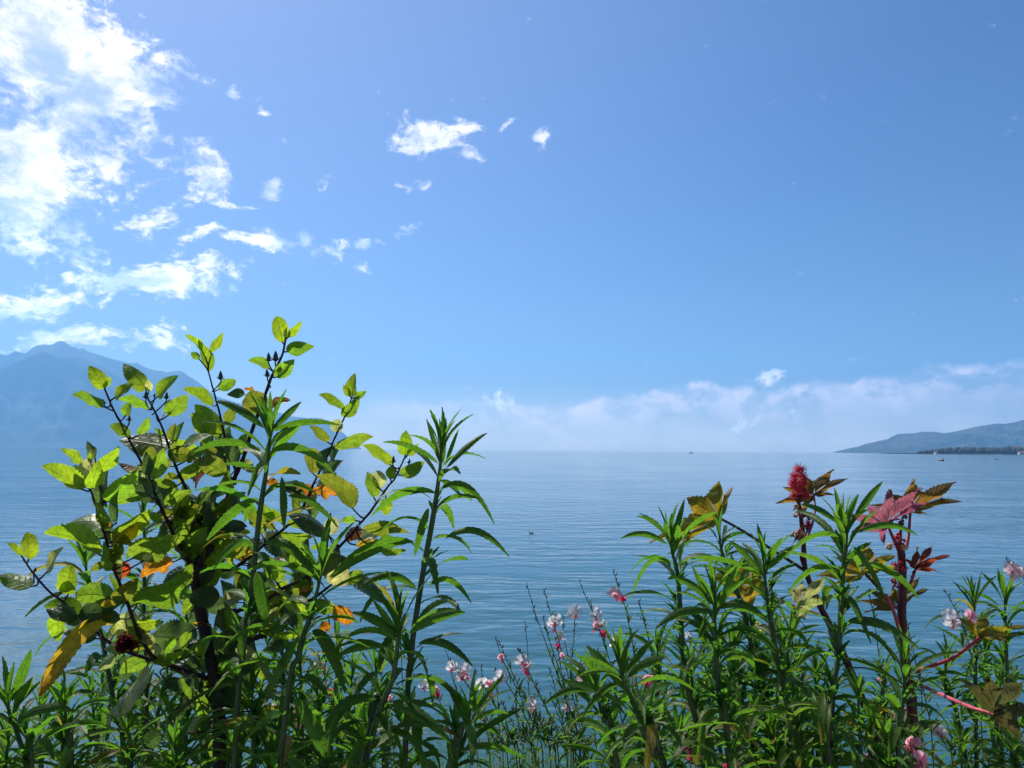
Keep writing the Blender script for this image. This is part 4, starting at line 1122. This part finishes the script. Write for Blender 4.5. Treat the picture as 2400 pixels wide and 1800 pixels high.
tube(side, spline([np.array(at(*px('G', 1755, 860), D)), np.array(at(*px('G', 1775, 780), D)), np.array(at(*px('G', 1790, 690), D))], 8), .0016, (.16, .02, .03, 0), 6)
side.build('side_shoot', M_stem, ca, OA)

D = 1.42
cb, OB = castor_stem('castor plant with a pink upper leaf and thick dark red stem near the right edge', [('H', 1050, 900, D), ('H', 1055, 1000, D), ('H', 1065, 1200, D), ('H', 1060, 1600, D), ('J', 1080, 400, D), ('J', 1090, 600, D), ('J', 1150, 1000, D), ('J', 1160, 1300, D), ('J', 1150, 1600, D)], .0062, .0108)
castor_leaf(cb, OB, 'H', (920, 712), [(965, 372), (1255, 345), (1335, 490), (735, 535), (562, 612), (610, 770), (890, 885), (1045, 660)], 1.36, (.30, .62), (.21, .065, .130), [('H', 1045, 960, D), ('H', 985, 860, 1.40)], 'pink leaf with dark sinuses', droop=.06, brown=.05, wide=1.15)  # light reflected off the glossy blade is put into the pink tint
castor_leaf(cb, OB, 'H', (1140, 600), [(1178, 258), (1590, 268), (1635, 455), (1310, 612), (1000, 640), (745, 503), (975, 415)], 1.46, (.1, -.3), BR_, [('H', 1100, 950, D), ('H', 1125, 800, 1.44)], 'olive-brown leaf behind the pink one', wide=1.1, brown=.12)
castor_leaf(cb, OB, 'H', (1190, 1142), [(1210, 910), (1358, 895), (1522, 980), (1410, 1148), (1150, 1222), (1085, 1030)], 1.40, (.1, -.3), RB, [('H', 1115, 1330, D), ('H', 1160, 1230, 1.41)], 'rust-red hand-shaped young leaf', pr=.0024, wide=.95)
castor_leaf(cb, OB, 'H', (720, 1190), [(758, 900), (1008, 985), (470, 990), (265, 1165), (380, 1295), (810, 1290)], 1.46, (.2, -.35), YO, [('H', 1045, 1530, D), ('H', 940, 1440, 1.44), ('H', 840, 1320, 1.45)], 'broad yellow-olive leaf left of the red stem', pcol=(.07, .012, .02, 0), wide=1.2, brown=.1)
castor_leaf(cb, OB, 'H', (1030, 1500), [(655, 1410), (715, 1525), (755, 1305), (975, 1285), (1245, 1185), (1315, 1300), (1110, 1455)], 1.47, (.1, -.35), (.17, .11, .014), None, 'olive leaf half way up behind the red stem', wide=1.0)
castor_leaf(cb, OB, 'J', (1800, 372), [(2260, 235), (2075, 388), (1860, 165), (1600, 175), (2180, 330)], 1.28, (.2, -.3), YO, [('J', 1130, 720, D), ('J', 1330, 650, 1.36), ('J', 1560, 560, 1.32)], 'yellow-olive leaf at the right edge on an arching pink stalk', pcol=(.50, .055, .085, 0), wide=1.1)
castor_leaf(cb, OB, 'J', (1935, 1105), [(1640, 735), (1880, 720), (2230, 760), (2290, 1020), (2200, 1330), (2000, 1280)], 1.14, (.3, .5), (.055, .056, .022), [('J', 1150, 785, D), ('J', 1400, 900, 1.36), ('J', 1700, 1030, 1.20)], 'dull dark olive leaf low at the right edge', pcol=(.55, .09, .12, 0), wide=1.2)
for pts in ([('H', 912, 1380), ('H', 960, 1480), ('H', 1000, 1590), ('J', 1040, 330)], [('J', 1100, 1050), ('J', 980, 1150), ('J', 900, 1340), ('J', 750, 1480), ('J', 650, 1640)]):
    P = [np.array(at(*px(v, x, y), D - .01)) for (v, x, y) in pts]
    mp = MB()
    tube(mp, spline(P, 18), np.linspace(.0028, .0036, 18), (.50, .08, .11, 0), 8)
    mp.build('leaf_stalk', M_stem, cb, OB)
fl = MB()
for i, (x, y, s_, c) in enumerate([(1080, 650, 30, (.05, .008, .02)), (1060, 700, 30, (.06, .008, .02)), (1000, 850, 30, (.5, .04, .05)), (1040, 830, 34, (.4, .03, .05)), (1060, 880, 34, (.45, .06, .06)), (1080, 925, 36, (.66, .38, .2)), (940, 930, 36, (.66, .40, .22)),
                                   (965, 935, 22, (.6, .12, .1)), (1020, 900, 30, (.3, .02, .05)), (1010, 1290, 30, (.3, .02, .05)), (985, 1250, 26, (.34, .02, .05)), (1035, 1240, 22, (.28, .02, .05))]):
    lumps(fl, np.array(at(*px('H', x, y), D - .012)), s_ / 4.0218 / FPX * D, c, 120 + i)
for i, (x, y, s_) in enumerate([(995, 1105, 38), (1000, 1150, 34), (1090, 1130, 30), (1035, 830, 30), (1050, 1080, 26)]):
    spiky(fl, np.array(at(*px('H', x, y), D - .01)), s_ / 4.0218 / FPX * D, (.42, .012, .04), 150 + i, 36)
fl.build('flower_cluster', M_pod, cb, OB, label='red and cream flower clusters up the stem')
mp = MB()
for pts in ([('H', 1045, 1000), ('H', 1000, 900), ('H', 965, 830)], [('H', 1060, 1010), ('H', 1045, 850), ('H', 1070, 640)]):
    P = [np.array(at(*px(v, x, y), D)) for (v, x, y) in pts]
    tube(mp, spline(P, 12), np.linspace(.0036, .002, 12), (.12, .012, .025, 0), 8)
mp.build('side_shoot', M_stem, cb, OB)


# ------------------------------------------------------------------ gaura: thin leaning stems with white and pink four-petalled flowers
gr = np.random.RandomState(23)


def blossom(parent, O, p, size, kind, face, up):
    """kind w white open, k pink half closed, h hot pink"""
    mb = MB()
    face, up = unit(np.array(face)), unit(np.array(up))
    rt = unit(np.cross(up, face))
    up = np.cross(face, rt)
    col = {'w': (.90, .88, .88), 'k': (.84, .46, .54), 'h': (.75, .06, .17), 'l': (.84, .62, .66)}[kind]
    angs = {'w': (65, 115, 8, 172), 'l': (62, 118, 10, 170), 'k': (75, 105, 50, 130), 'h': (70, 110, 20, 160)}[kind]
    n = 13
    t = np.linspace(0, 1, n)[:, None]
    for q, a in enumerate(angs):
        a = R(a + gr.uniform(-9, 9))
        o = rt * math.cos(a) + up * math.sin(a)
        fw = gr.uniform(.1, .5) if kind in 'wl' else gr.uniform(.5, .9)
        o = unit(o + face * fw)
        Lp = size * gr.uniform(.95, 1.2) * (1 if q < 2 else .9)
        P = p + o * t * Lp - face * (.25 * Lp * t ** 2) * (1 if kind in 'wl' else -.2)
        sd = np.tile(np.cross(o, face), (n, 1))
        tint = np.array([[*col, 0]]) * (.3 + .7 * np.clip(t * 6, 0, 1)) + np.array([[.75, .22, .30, 0]]) * (1 - np.clip(t * 6, 0, 1)) * .5
        blade(mb, P, sd, wprof(t[:, 0], .75, .42) * Lp * (.42 if kind in 'wl' else .30), np.repeat(tint, 5, 0), fold=.2, und=.1, teeth=0, ph=q, fwd=0)
    for q in range(7):                                     # stamens and the pink sepals bent back
        a = R(-90 + gr.uniform(-50, 50))
        o = unit(rt * math.cos(a) + up * math.sin(a) + face * .8)
        P = np.array([p, p + o * size * .45, p + o * size * .72 - up * size * .1])
        tube(mb, P, [size * .02, size * .015, size * .03], (.80, .62, .55, 0), 4)
    for q in range(4):
        a = R(q * 90 + 45)
        o = unit((rt * math.cos(a) + up * math.sin(a)) * .5 - face * .6 - up * .7)
        tt = np.linspace(0, 1, 7)[:, None]
        blade(mb, p + o * tt * size * (.55 if kind in 'wl' else .8), np.tile(np.cross(o, face), (7, 1)), wprof(tt[:, 0], .5, .8) * size * .11, (.60, .12, .20, 0), teeth=0, fold=.2, und=0)
    return mb.build('blossom', M_petal, parent, O)


GROUP = 'white and pink gaura plants'
# clumps: label, stems; a stem: points (view, x, y) from the tip down, depth, flowers [(view, x, y, kind, half size in that view)]
CL = [
 ('largest gaura clump, white and pink blossoms on thin stems against open water', [
   ([('K', 750, 275), ('K', 800, 470), ('K', 870, 700), ('K', 960, 1050), ('K', 1060, 1500), ('K', 1090, 1660)], 1.62, [('K', 830, 525, 'w', 62), ('K', 825, 575, 'k', 48), ('K', 872, 640, 'w', 50), ('K', 855, 720, 'h', 34)]),
   ([('K', 1022, 210), ('K', 1090, 370), ('K', 1150, 510), ('K', 1210, 680), ('K', 1290, 980), ('K', 1380, 1660)], 1.58, [('K', 1148, 478, 'w', 68), ('K', 1192, 548, 'w', 52), ('K', 1145, 572, 'k', 46), ('K', 1215, 620, 'h', 40)]),
   ([('K', 1288, 135), ('K', 1320, 240), ('K', 1370, 380), ('K', 1410, 570), ('K', 1450, 830), ('K', 1500, 1660)], 1.66, [('K', 1295, 310, 'l', 62), ('K', 1310, 335, 'k', 50), ('K', 1355, 350, 'h', 40)]),
   ([('K', 985, 470), ('K', 980, 620), ('K', 960, 830), ('K', 940, 1150), ('K', 960, 1660)], 1.60, [('K', 985, 462, 'w', 72)]),
   ([('K', 615, 240), ('K', 680, 460), ('K', 780, 740), ('K', 880, 1020), ('K', 1010, 1400), ('K', 1060, 1660)], 1.55, []),
   ([('K', 740, 490), ('K', 780, 640), ('K', 850, 850), ('K', 940, 1150), ('K', 1040, 1660)], 1.57, [('K', 885, 790, 'k', 36)]),
   ([('K', 545, 740), ('K', 580, 790), ('K', 650, 960), ('K', 760, 1180), ('K', 900, 1450), ('K', 980, 1660)], 1.53, [('K', 578, 835, 'w', 66), ('K', 595, 880, 'k', 50), ('K', 615, 930, 'h', 34)]),
   ([('K', 600, 530), ('K', 620, 760), ('K', 628, 1050), ('K', 640, 1400), ('K', 690, 1660)], 1.70, []),
   ([('K', 1480, 365), ('K', 1530, 540), ('K', 1590, 800), ('K', 1630, 1100), ('K', 1650, 1660)], 1.72, []),
   ([('K', 1180, 640), ('K', 1250, 650), ('K', 1320, 780), ('K', 1400, 1000), ('K', 1450, 1660)], 1.63, [('K', 1282, 695, 'w', 48), ('K', 1340, 710, 'k', 42)]),
   ([('K', 1030, 830), ('K', 1060, 950), ('K', 1100, 1150), ('K', 1160, 1660)], 1.65, [('K', 1040, 880, 'w', 50), ('K', 1050, 975, 'l', 66), ('K', 1075, 1030, 'w', 48)]),
   ([('K', 1210, 1010), ('K', 1220, 1120), ('K', 1230, 1300), ('K', 1260, 1660)], 1.6, [('K', 1222, 1095, 'l', 56), ('K', 1215, 1110, 'k', 40)]),
   ([('K', 900, 930), ('K', 930, 1230), ('K', 980, 1450), ('K', 1030, 1660)], 1.56, [('K', 925, 1190, 'w', 52)]),
   ([('K', 790, 1080), ('K', 850, 1230), ('K', 940, 1480), ('K', 1000, 1660)], 1.5, []), ([('K', 785, 885), ('K', 830, 1030), ('K', 880, 1250), ('K', 930, 1660)], 1.62, []),
   ([('K', 680, 1000), ('K', 740, 1150), ('K', 850, 1400), ('K', 930, 1660)], 1.66, []), ([('K', 840, 660), ('K', 870, 820), ('K', 900, 1060), ('K', 930, 1300), ('K', 980, 1660)], 1.6, []),
   ([('K', 895, 480), ('K', 900, 640), ('K', 960, 900), ('K', 1010, 1200), ('K', 1080, 1660)], 1.63, [])]),
 ('gaura clump beside the crown of the bottom lance-leaved plant, leaning left across the water', [
   ([('K', 370, 655), ('K', 440, 850), ('K', 520, 1010), ('K', 640, 1260), ('K', 760, 1480), ('K', 840, 1660)], 1.48, [('K', 418, 815, 'k', 44)]),
   ([('K', 395, 675), ('K', 470, 850), ('K', 560, 1050), ('K', 680, 1300), ('K', 800, 1660)], 1.5, []),
   ([('K', 405, 930), ('K', 450, 990), ('K', 500, 1070), ('K', 560, 1180), ('K', 660, 1400), ('K', 740, 1660)], 1.46, [('K', 408, 962, 'w', 66)]),
   ([('K', 20, 830), ('K', 110, 960), ('K', 200, 1090), ('K', 300, 1270), ('K', 420, 1460), ('K', 540, 1660)], 1.45, [('K', 30, 885, 'w', 58), ('K', 125, 905, 'w', 58), ('K', 152, 955, 'k', 50), ('K', 105, 960, 'l', 46)]),
   ([('K', 240, 980), ('K', 310, 1080), ('K', 370, 1190), ('K', 460, 1400), ('K', 560, 1660)], 1.47, [('K', 268, 1018, 'w', 64), ('K', 325, 1030, 'k', 56), ('K', 325, 1090, 'h', 36)]),
   ([('K', 655, 1120), ('K', 690, 1240), ('K', 760, 1400), ('K', 860, 1660)], 1.44, [('K', 652, 1180, 'w', 66)]),
   ([('K', 245, 1225), ('K', 300, 1330), ('K', 380, 1480), ('K', 470, 1660)], 1.5, [('K', 250, 1245, 'k', 36)]),
   ([('K', 257, 865), ('K', 275, 1050), ('K', 290, 1300), ('K', 330, 1660)], 1.6, []), ([('K', 365, 890), ('K', 385, 1100), ('K', 400, 1350), ('K', 430, 1660)], 1.6, []),
   ([('K', 415, 1150), ('K', 480, 1260), ('K', 570, 1440), ('K', 680, 1660)], 1.5, []), ([('K', 210, 910), ('K', 205, 1150), ('K', 230, 1660)], 1.58, []),
   ([('K', 520, 1100), ('K', 545, 1300), ('K', 590, 1660)], 1.55, []), ([('K', 500, 1190), ('K', 560, 1330), ('K', 660, 1660)], 1.52, [])]),
 ('gaura stems showing between the hibiscus foot and the lance-leaved plant right of it', [
   ([('F', 530, 480), ('F', 590, 680), ('F', 660, 900), ('F', 720, 1150), ('F', 800, 1475)], 1.72, [('F', 520, 590, 'w', 60), ('F', 575, 600, 'k', 40), ('F', 592, 800, 'w', 70), ('F', 650, 832, 'h', 44)]),
   ([('F', 700, 300), ('F', 760, 560), ('F', 830, 850), ('F', 880, 1150), ('F', 900, 1475)], 1.76, []), ([('F', 800, 520), ('F', 860, 760), ('F', 930, 1050), ('F', 960, 1475)], 1.76, []),
   ([('F', 430, 1050), ('F', 470, 1250), ('F', 520, 1475)], 1.7, [('F', 435, 1258, 'k', 46), ('F', 355, 1322, 'w', 46)]),
   ([('F', 1215, 30), ('F', 1240, 200), ('F', 1260, 600), ('F', 1280, 1475)], 1.7, [('F', 1217, 78, 'k', 46), ('F', 520, 325, 'w', 30)]),
   ([('F', 1150, 820), ('F', 1170, 1000), ('F', 1190, 1475)], 1.68, [('F', 1152, 885, 'k', 44), ('F', 1155, 940, 'l', 30)]),
   ([('F', 640, 700), ('F', 700, 950), ('F', 760, 1200), ('F', 840, 1475)], 1.74, []), ([('F', 1650, 480), ('F', 1700, 700), ('F', 1790, 1000), ('F', 1850, 1475)], 1.66, []),
   ([('F', 1500, 690), ('F', 1570, 850), ('F', 1640, 1100), ('F', 1700, 1475)], 1.6, [('F', 1450, 775, 'w', 60), ('F', 1560, 822, 'k', 62), ('F', 1565, 860, 'h', 40)])]),
 ('gaura plant among the right-hand stand with pink blossoms low between the leaves', [
   ([('I', 350, 690), ('I', 300, 830), ('I', 310, 1000), ('I', 360, 1600)], 1.36, [('I', 268, 800, 'k', 66), ('I', 255, 830, 'h', 46), ('I', 300, 790, 'k', 56)]),
   ([('I', 190, 45), ('I', 250, 260), ('I', 310, 500), ('I', 350, 800), ('I', 400, 1600)], 1.5, []), ([('I', 680, 330), ('I', 690, 600), ('I', 720, 1000), ('I', 760, 1600)], 1.45, [('I', 655, 362, 'w', 40), ('I', 690, 825, 'w', 56), ('I', 742, 800, 'l', 40)]),
   ([('I', 620, 1300), ('I', 660, 1450), ('I', 680, 1600)], 1.2, [('I', 580, 1440, 'h', 50), ('I', 625, 1425, 'h', 44), ('I', 690, 1490, 'h', 62), ('I', 680, 1530, 'h', 46)]),
   ([('I', 1080, 1500), ('I', 1090, 1640)], 1.15, [('I', 1000, 1600, 'h', 40), ('I', 1100, 1600, 'h', 46)])]),
 ('gaura plant at the right edge with one pale blossom above the leaves', [
   ([('H', 2050, 1060), ('H', 2110, 1130), ('H', 2190, 1200), ('H', 2290, 1400), ('H', 2380, 1609), ('S', 2470, 1800)], 1.5, [('H', 2105, 1165, 'l', 84), ('H', 2110, 1215, 'w', 66), ('H', 2165, 1180, 'l', 60)]),
   ([('H', 1470, 1350), ('H', 1540, 1470), ('H', 1590, 1570), ('J', 1660, 330), ('J', 1730, 620), ('J', 1790, 1000), ('J', 1830, 1600)], 1.44, [('J', 1535, 215, 'w', 100), ('J', 1545, 265, 'w', 70), ('J', 1705, 205, 'k', 80), ('J', 1725, 245, 'l', 60)]),
   ([('J', 1380, 1150), ('J', 1420, 1280), ('J', 1500, 1450), ('J', 1540, 1600)], 1.4, [('J', 1430, 1285, 'w', 80), ('J', 1390, 1270, 'l', 60)])]),
 ('gaura stems crossing the dark red castor stem, closed pink blossoms at their foot', [
   ([('J', 750, -60), ('J', 800, 220), ('J', 850, 580), ('J', 890, 900), ('J', 930, 1600)], 1.3, []), ([('J', 1090, 200), ('J', 1150, 420), ('J', 1210, 700), ('J', 1290, 1000), ('J', 1360, 1600)], 1.3, []),
   ([('J', 1220, 720), ('J', 1250, 1000), ('J', 1250, 1600)], 1.25, []), ([('J', 850, 720), ('J', 880, 860), ('J', 920, 1150), ('J', 960, 1600)], 1.34, [('J', 850, 790, 'k', 46)]),
   ([('J', 1190, 1250), ('J', 1165, 1400), ('J', 1160, 1600)], 1.08, [('J', 1165, 1400, 'k', 95), ('J', 1130, 1385, 'k', 80), ('J', 1240, 1550, 'k', 100), ('J', 1255, 1590, 'k', 80)])]),
]
for label, stems in CL:
    bx = np.mean([px(*s_[0][-1])[0] for s_ in stems])
    bd = np.mean([s_[1] for s_ in stems])
    base = np.array(at(bx, 1790, bd))
    base[2] = SOIL
    root = empty('gaura_plant', base, label, 'plant', GROUP)
    for pts, d, fls in stems:
        P = [np.array(at(*px(v, x, y), d)) for (v, x, y) in pts]
        foot = base + np.array([(P[-1][0] - base[0]) * .35 + gr.uniform(-.02, .02), gr.uniform(-.04, .04), 0])
        P.append((P[-1] + foot) / 2 + np.array([(P[-1][0] - foot[0]) * .12, 0, 0]))
        P.append(foot)
        C = spline(P, 60)
        t = np.linspace(0, 1, 60)
        mb = MB()
        col = np.array([[.13, .06, .05, 0]]) * (1 - t[:, None]) ** 2 + np.array([[.05, .10, .03, 0]]) * (1 - (1 - t[:, None]) ** 2)
        tube(mb, C, (.0006 + .0010 * t ** .6) * .8, col, 6, .1, 2)
        # closed buds near the tip, small leaves lower down
        for q in range(9):
            k = int(q * 1.3)
            o = unit(np.array(RT) * gr.uniform(-1, 1) + np.array(FWD) * gr.uniform(-1, 1) + np.array(UP) * 1.1)
            ln = gr.uniform(.005, .010)
            tt = np.linspace(0, 1, 6)
            PP = C[k] + o * (tt * ln)[:, None]
            tube(mb, PP, np.sin(math.pi * np.clip(tt, .02, .98)) ** .7 * ln * .14, (.16, .06, .05, 0) if gr.rand() < .6 else (.09, .12, .04, 0), 5)
        st = mb.build('stem', M_stem, root, base)
        lf = MB()
        k = 0.16
        while k < .72:
            q = C[int(k * 59)]
            a = gr.uniform(0, 6.28)
            lance_leaf(lf, q, a, R(gr.uniform(25, 70)), R(gr.uniform(0, 50)), gr.uniform(.012, .022) + .045 * max(0, k - .25), .004 + .010 * max(0, k - .2), (*(np.array([.055, .115, .028]) * gr.uniform(.7, 1.4)), .2), gr, n=11)
            k += gr.uniform(.006, .03) if k > .30 else gr.uniform(.03, .06)
        lf.build('foliage', M_lance, st, base)
        for (v, x, y, kind, hs) in fls:
            b2 = px(v, x, y)
            size = hs / VIEWS[v][2] / FPX * d * 1.03
            p = np.array(at(*b2, d - .004))
            k = int(np.argmin(np.linalg.norm(C - p, axis=1)))
            fc = -np.array(ray(*b2)) + np.array(RT) * gr.uniform(-.8, .8) + np.array(UP) * gr.uniform(-.3, .5)
            bl = blossom(st, base, p, size, kind, fc, np.array(UP) + np.array(RT) * gr.uniform(-.4, .4))
            mq = MB()
            tube(mq, spline([C[min(k + 1, 59)], (C[k] + p) / 2 - np.array(UP) * .002, p], 8), .0008, (.40, .07, .10, 0), 5)
            mq.build('flower_tube', M_stem, st, base)

# ------------------------------------------------------------------ grass and weeds at the foot of the open gap
gm = MB()
for q in range(900):
    x = gr.normal(1230, 170) if q % 3 else gr.uniform(0, 2400)
    d = gr.uniform(1.45, 2.3)
    b = np.array(at(x, 1790, d))
    b[2] = SOIL
    ytop = gr.uniform(1600, 1800) if q % 3 == 0 else gr.triangular(1560, 1790, 1800)
    tp = np.array(at(x + gr.normal(0, 45), ytop, d + gr.uniform(-.1, .1)))
    md = (b + tp) / 2 + np.array([gr.uniform(-.03, .03), gr.uniform(-.03, .03), .02])
    n = 9
    C = spline([b, md, tp], n)
    t = np.linspace(0, 1, n)
    c = np.array([.055, .10, .025]) * gr.uniform(.7, 1.6)
    if gr.rand() < .2:
        c = np.array([.16, .13, .06]) * gr.uniform(.7, 1.2)
    blade(gm, C, np.tile(unit(np.array([gr.uniform(-1, 1), gr.uniform(-1, 1), 0])), (n, 1)), (1 - t ** 3) * gr.uniform(.0008, .0020), (*c, 0), fold=.4, und=0, teeth=0, fwd=0)
    for w_ in range(gr.randint(0, 4)):
        lance_leaf(gm, C[gr.randint(5, 9)], gr.uniform(0, 6.28), R(gr.uniform(20, 75)), R(gr.uniform(0, 60)), gr.uniform(.015, .035), gr.uniform(.003, .008), (*(c * 1.1), 0), gr, n=7)
gm.build('grass', M_lance, None, None, kind='stuff')

# ------------------------------------------------------------------ far things: wooded point, houses, boats, a water bird
def plain(name, col, rough=.6):
    mt, L = mat(name)
    p_ = L.n('ShaderNodeNewGeometry').outputs['Position']
    a = L.noise(p_, 3.0, 4, .6).outputs[0]
    c = L.mix(L.rng(a, .35, .7, 0, .35), col, tuple(v * .55 for v in col))
    L.n('ShaderNodeOutputMaterial', {0: L.n('ShaderNodeBsdfPrincipled', {'Base Color': c, 'Roughness': rough}).outputs[0]})
    return mt


M_tree = plain('shore_trees', (.022, .036, .018), .9)
M_white = plain('white_paint', (.75, .75, .72))
M_redp = plain('red_paint', (.50, .09, .05))
M_dark = plain('dark_paint', (.03, .035, .05))
M_wallp = plain('render_wall', (.62, .58, .52))
M_tile = plain('roof_tile', (.33, .12, .08))
M_glass = plain('dark_glass', (.02, .025, .03), .1)
# treeline on the wooded point: many trees that read as one dark band
tm = MB()
r_ = np.random.RandomState(9)
DT = 2300.0
for q in range(520):
    f = r_.rand() ** .8
    x = 2150 + f * 420
    top = 1062.5 - (4 + 9 * min(1, f * 5) * r_.uniform(.55, 1.25)) - (3 if f > .5 else 0) * r_.rand()
    d = DT + r_.uniform(-60, 90)
    p0 = np.array(at(x, 1060, d))
    p0[2] = .5
    hgt = max(4.0, (1064.5 - top) / FPX * d)
    n = 9
    t = np.linspace(0, 1, n)
    w_ = hgt * r_.uniform(.3, .75) if r_.rand() < .8 else hgt * .18
    rr = np.sin(math.pi * np.clip(t, .03, .985) ** .8) ** .7 * w_ * r_.uniform(.8, 1.2, n)
    tube(tm, p0 + np.outer(t * hgt, ZW) + r_.uniform(-.4, .4, (n, 3)) * np.array([1, 1, 0]), rr, (.02, .035, .02, 0), 8)
tm.build('treeline', M_tree, None, None, kind='stuff')
# the low point the trees grow on
p0, p1 = at(2140, 1063, DT), at(2700, 1063, DT)
xs = np.linspace(p0.x, p1.x, 40)
V = np.array([(x, DT + y, z) for x in xs for (y, z) in ((-110, -1.5), (-60 - 20 * math.sin(x * .02), 1.2), (40, 2.0), (150, 2.5), (260, -1.5))])
obj('shore', grid_mesh('shore', V, len(xs), 5), mats=[M_vine], kind='structure')


def box_mesh(name, boxes):
    vs, fs = [], []
    for (x0, x1, y0_, y1_, z0, z1) in boxes:
        k = len(vs)
        vs += [(x, y, z) for x in (x0, x1) for y in (y0_, y1_) for z in (z0, z1)]
        fs += [tuple(k + a for a in f) for f in Fh]
    me = bpy.data.meshes.new(name)
    me.from_pydata(vs, [], fs)
    me.update()
    return me


def gable(name, x0, x1, y0_, y1_, z0, h):
    ym = (y0_ + y1_) / 2
    vs = [(x0, y0_, z0), (x1, y0_, z0), (x1, y1_, z0), (x0, y1_, z0), (x0, ym, z0 + h), (x1, ym, z0 + h)]
    fs = [(0, 1, 5, 4), (2, 3, 4, 5), (0, 4, 3), (1, 2, 5), (0, 3, 2, 1)]
    me = bpy.data.meshes.new(name)
    me.from_pydata(vs, [], fs)
    me.update()
    return me


def house(x, d, w_, h, roof_h, label, z, wall=None):
    p = at(x, 1060, d)
    root = empty('house', (p.x, p.y, z), label, 'house', 'houses on the wooded point')
    obj('wall', box_mesh('wall', [(-w_ / 2, w_ / 2, -5, 5, 0, h)]), root, [wall or M_wallp])
    obj('roof', gable('roof', -w_ / 2 - .6, w_ / 2 + .6, -5.6, 5.6, h + .01, roof_h), root, [M_tile])
    nw = max(2, int(w_ / 4))
    for fl_ in range(max(1, int(h / 3.2))):
        for i in range(nw):
            cx = -w_ / 2 + (i + .5) * w_ / nw
            obj('window', box_mesh('window', [(cx - .6, cx + .6, -5.06, -4.9, 1 + fl_ * 3.1, 2.5 + fl_ * 3.1)]), root, [M_glass])


house(2383, DT - 30, 22, 13, 5, 'red-roofed house rising above the trees of the wooded point at the right edge', 6)
house(2393, DT - 112, 14, 6, 2.6, 'low pale house at the waterline of the wooded point', 1)
house(2193, DT - 85, 6, 4, 2, 'tiny white house near the tip of the wooded point', 1, M_white)


def hull_mesh(name, L, B, H, draft=.15):
    n = 15
    V, nu = [], 7
    for i in range(n):
        t = i / (n - 1)
        b = B / 2 * (1 - max(0, (t - .45) / .55) ** 2.2) * (1 if t > 0 else .9)
        sheer = H * (1 + .28 * t ** 2)
        for k in range(nu):
            a = (k / (nu - 1) - .5) * math.pi
            x = b * math.sin(a)
            z = -draft + (sheer + draft) * (1 - math.cos(a) ** .7) if abs(a) < 1.55 else sheer
            V.append((L * (t - .5), x, z))
    me = grid_mesh(name, np.array(V), n, nu)
    bm_v = len(me.vertices)
    return me


def deck_mesh(name, L, B, z):
    n = 15
    V = []
    for i in range(n):
        t = i / (n - 1)
        b = B / 2 * (1 - max(0, (t - .45) / .55) ** 2.2) * .97
        V += [(L * (t - .5), -b, z + .2 * z * t * t), (L * (t - .5), b, z + .2 * z * t * t)]
    return grid_mesh(name, np.array(V), n, 2)


def boat(x, y, L, heading, label, hull_m, cabin=True, group='boats on the lake'):
    ry = ray(x, y)
    d = -CAM_Z / ry.z if ry.z < -1e-4 else 3000
    p = CAM + ry * d
    root = empty('boat', (p.x, p.y, 0), label, 'boat', group)
    root.rotation_euler = (0, 0, heading)
    obj('hull', hull_mesh('hull', L, L * .34, L * .13), root, [hull_m])
    obj('deck', deck_mesh('deck', L, L * .34, L * .125), root, [M_white])
    if cabin:
        c = obj('cabin', box_mesh('cabin', [(-L * .15, L * .18, -L * .11, L * .11, L * .14, L * .29), (-L * .17, L * .20, -L * .12, L * .12, L * .295, L * .32)]), root, [M_white])
        obj('window', box_mesh('window', [(-L * .12, L * .15, -L * .113, L * .113, L * .20, L * .27)]), c, [M_glass])
    return root, L


boat(2208, 1080, 2.6, .5, 'small reddish boat with a pale cabin floating in front of the wooded point', M_redp)
boat(2336, 1077, 1.9, 1.9, 'small low orange-red rowing boat nearest the right edge', M_redp, cabin=False)
b_, L_ = boat(1620, 1062.2, 6.5, .1, 'dark passenger boat far out on the horizon', M_dark)
# a water bird resting on the lake
ry = ray(1246, 1250)
p = CAM + ry * (-CAM_Z / ry.z)
bird = empty('water_bird', (p.x, p.y, 0), 'small dark water bird swimming alone on the open lake', 'bird')
mb = MB()
t = np.linspace(0, 1, 14)
Pb = np.stack([-.16 + .30 * t, 0 * t, .03 + .02 * np.cos(t * 5)], 1)
Pn = np.array([[.14, 0, .05], [.165, 0, .09], [.17, 0, .135], [.185, 0, .158], [.205, 0, .16], [.222, 0, .156]])
rb = np.concatenate([np.sin(math.pi * np.clip(t * .86, .02, 1)) ** .7 * .075, [.034, .025, .022, .03, .026, .004]])
tube(mb, np.vstack([Pb, Pn]), rb, (.02, .02, .022, 0), 10)
body = mb.build('body', M_stem, bird)
mb = MB()
tube(mb, np.array([[.218, 0, .155], [.24, 0, .150], [.262, 0, .146]]), [.010, .007, .001], (.4, .25, .08, 0), 6)
mb.build('beak', M_stem, bird)
bird.rotation_euler = (0, 0, 2.8)
bird.scale = (.5, .5, .42)
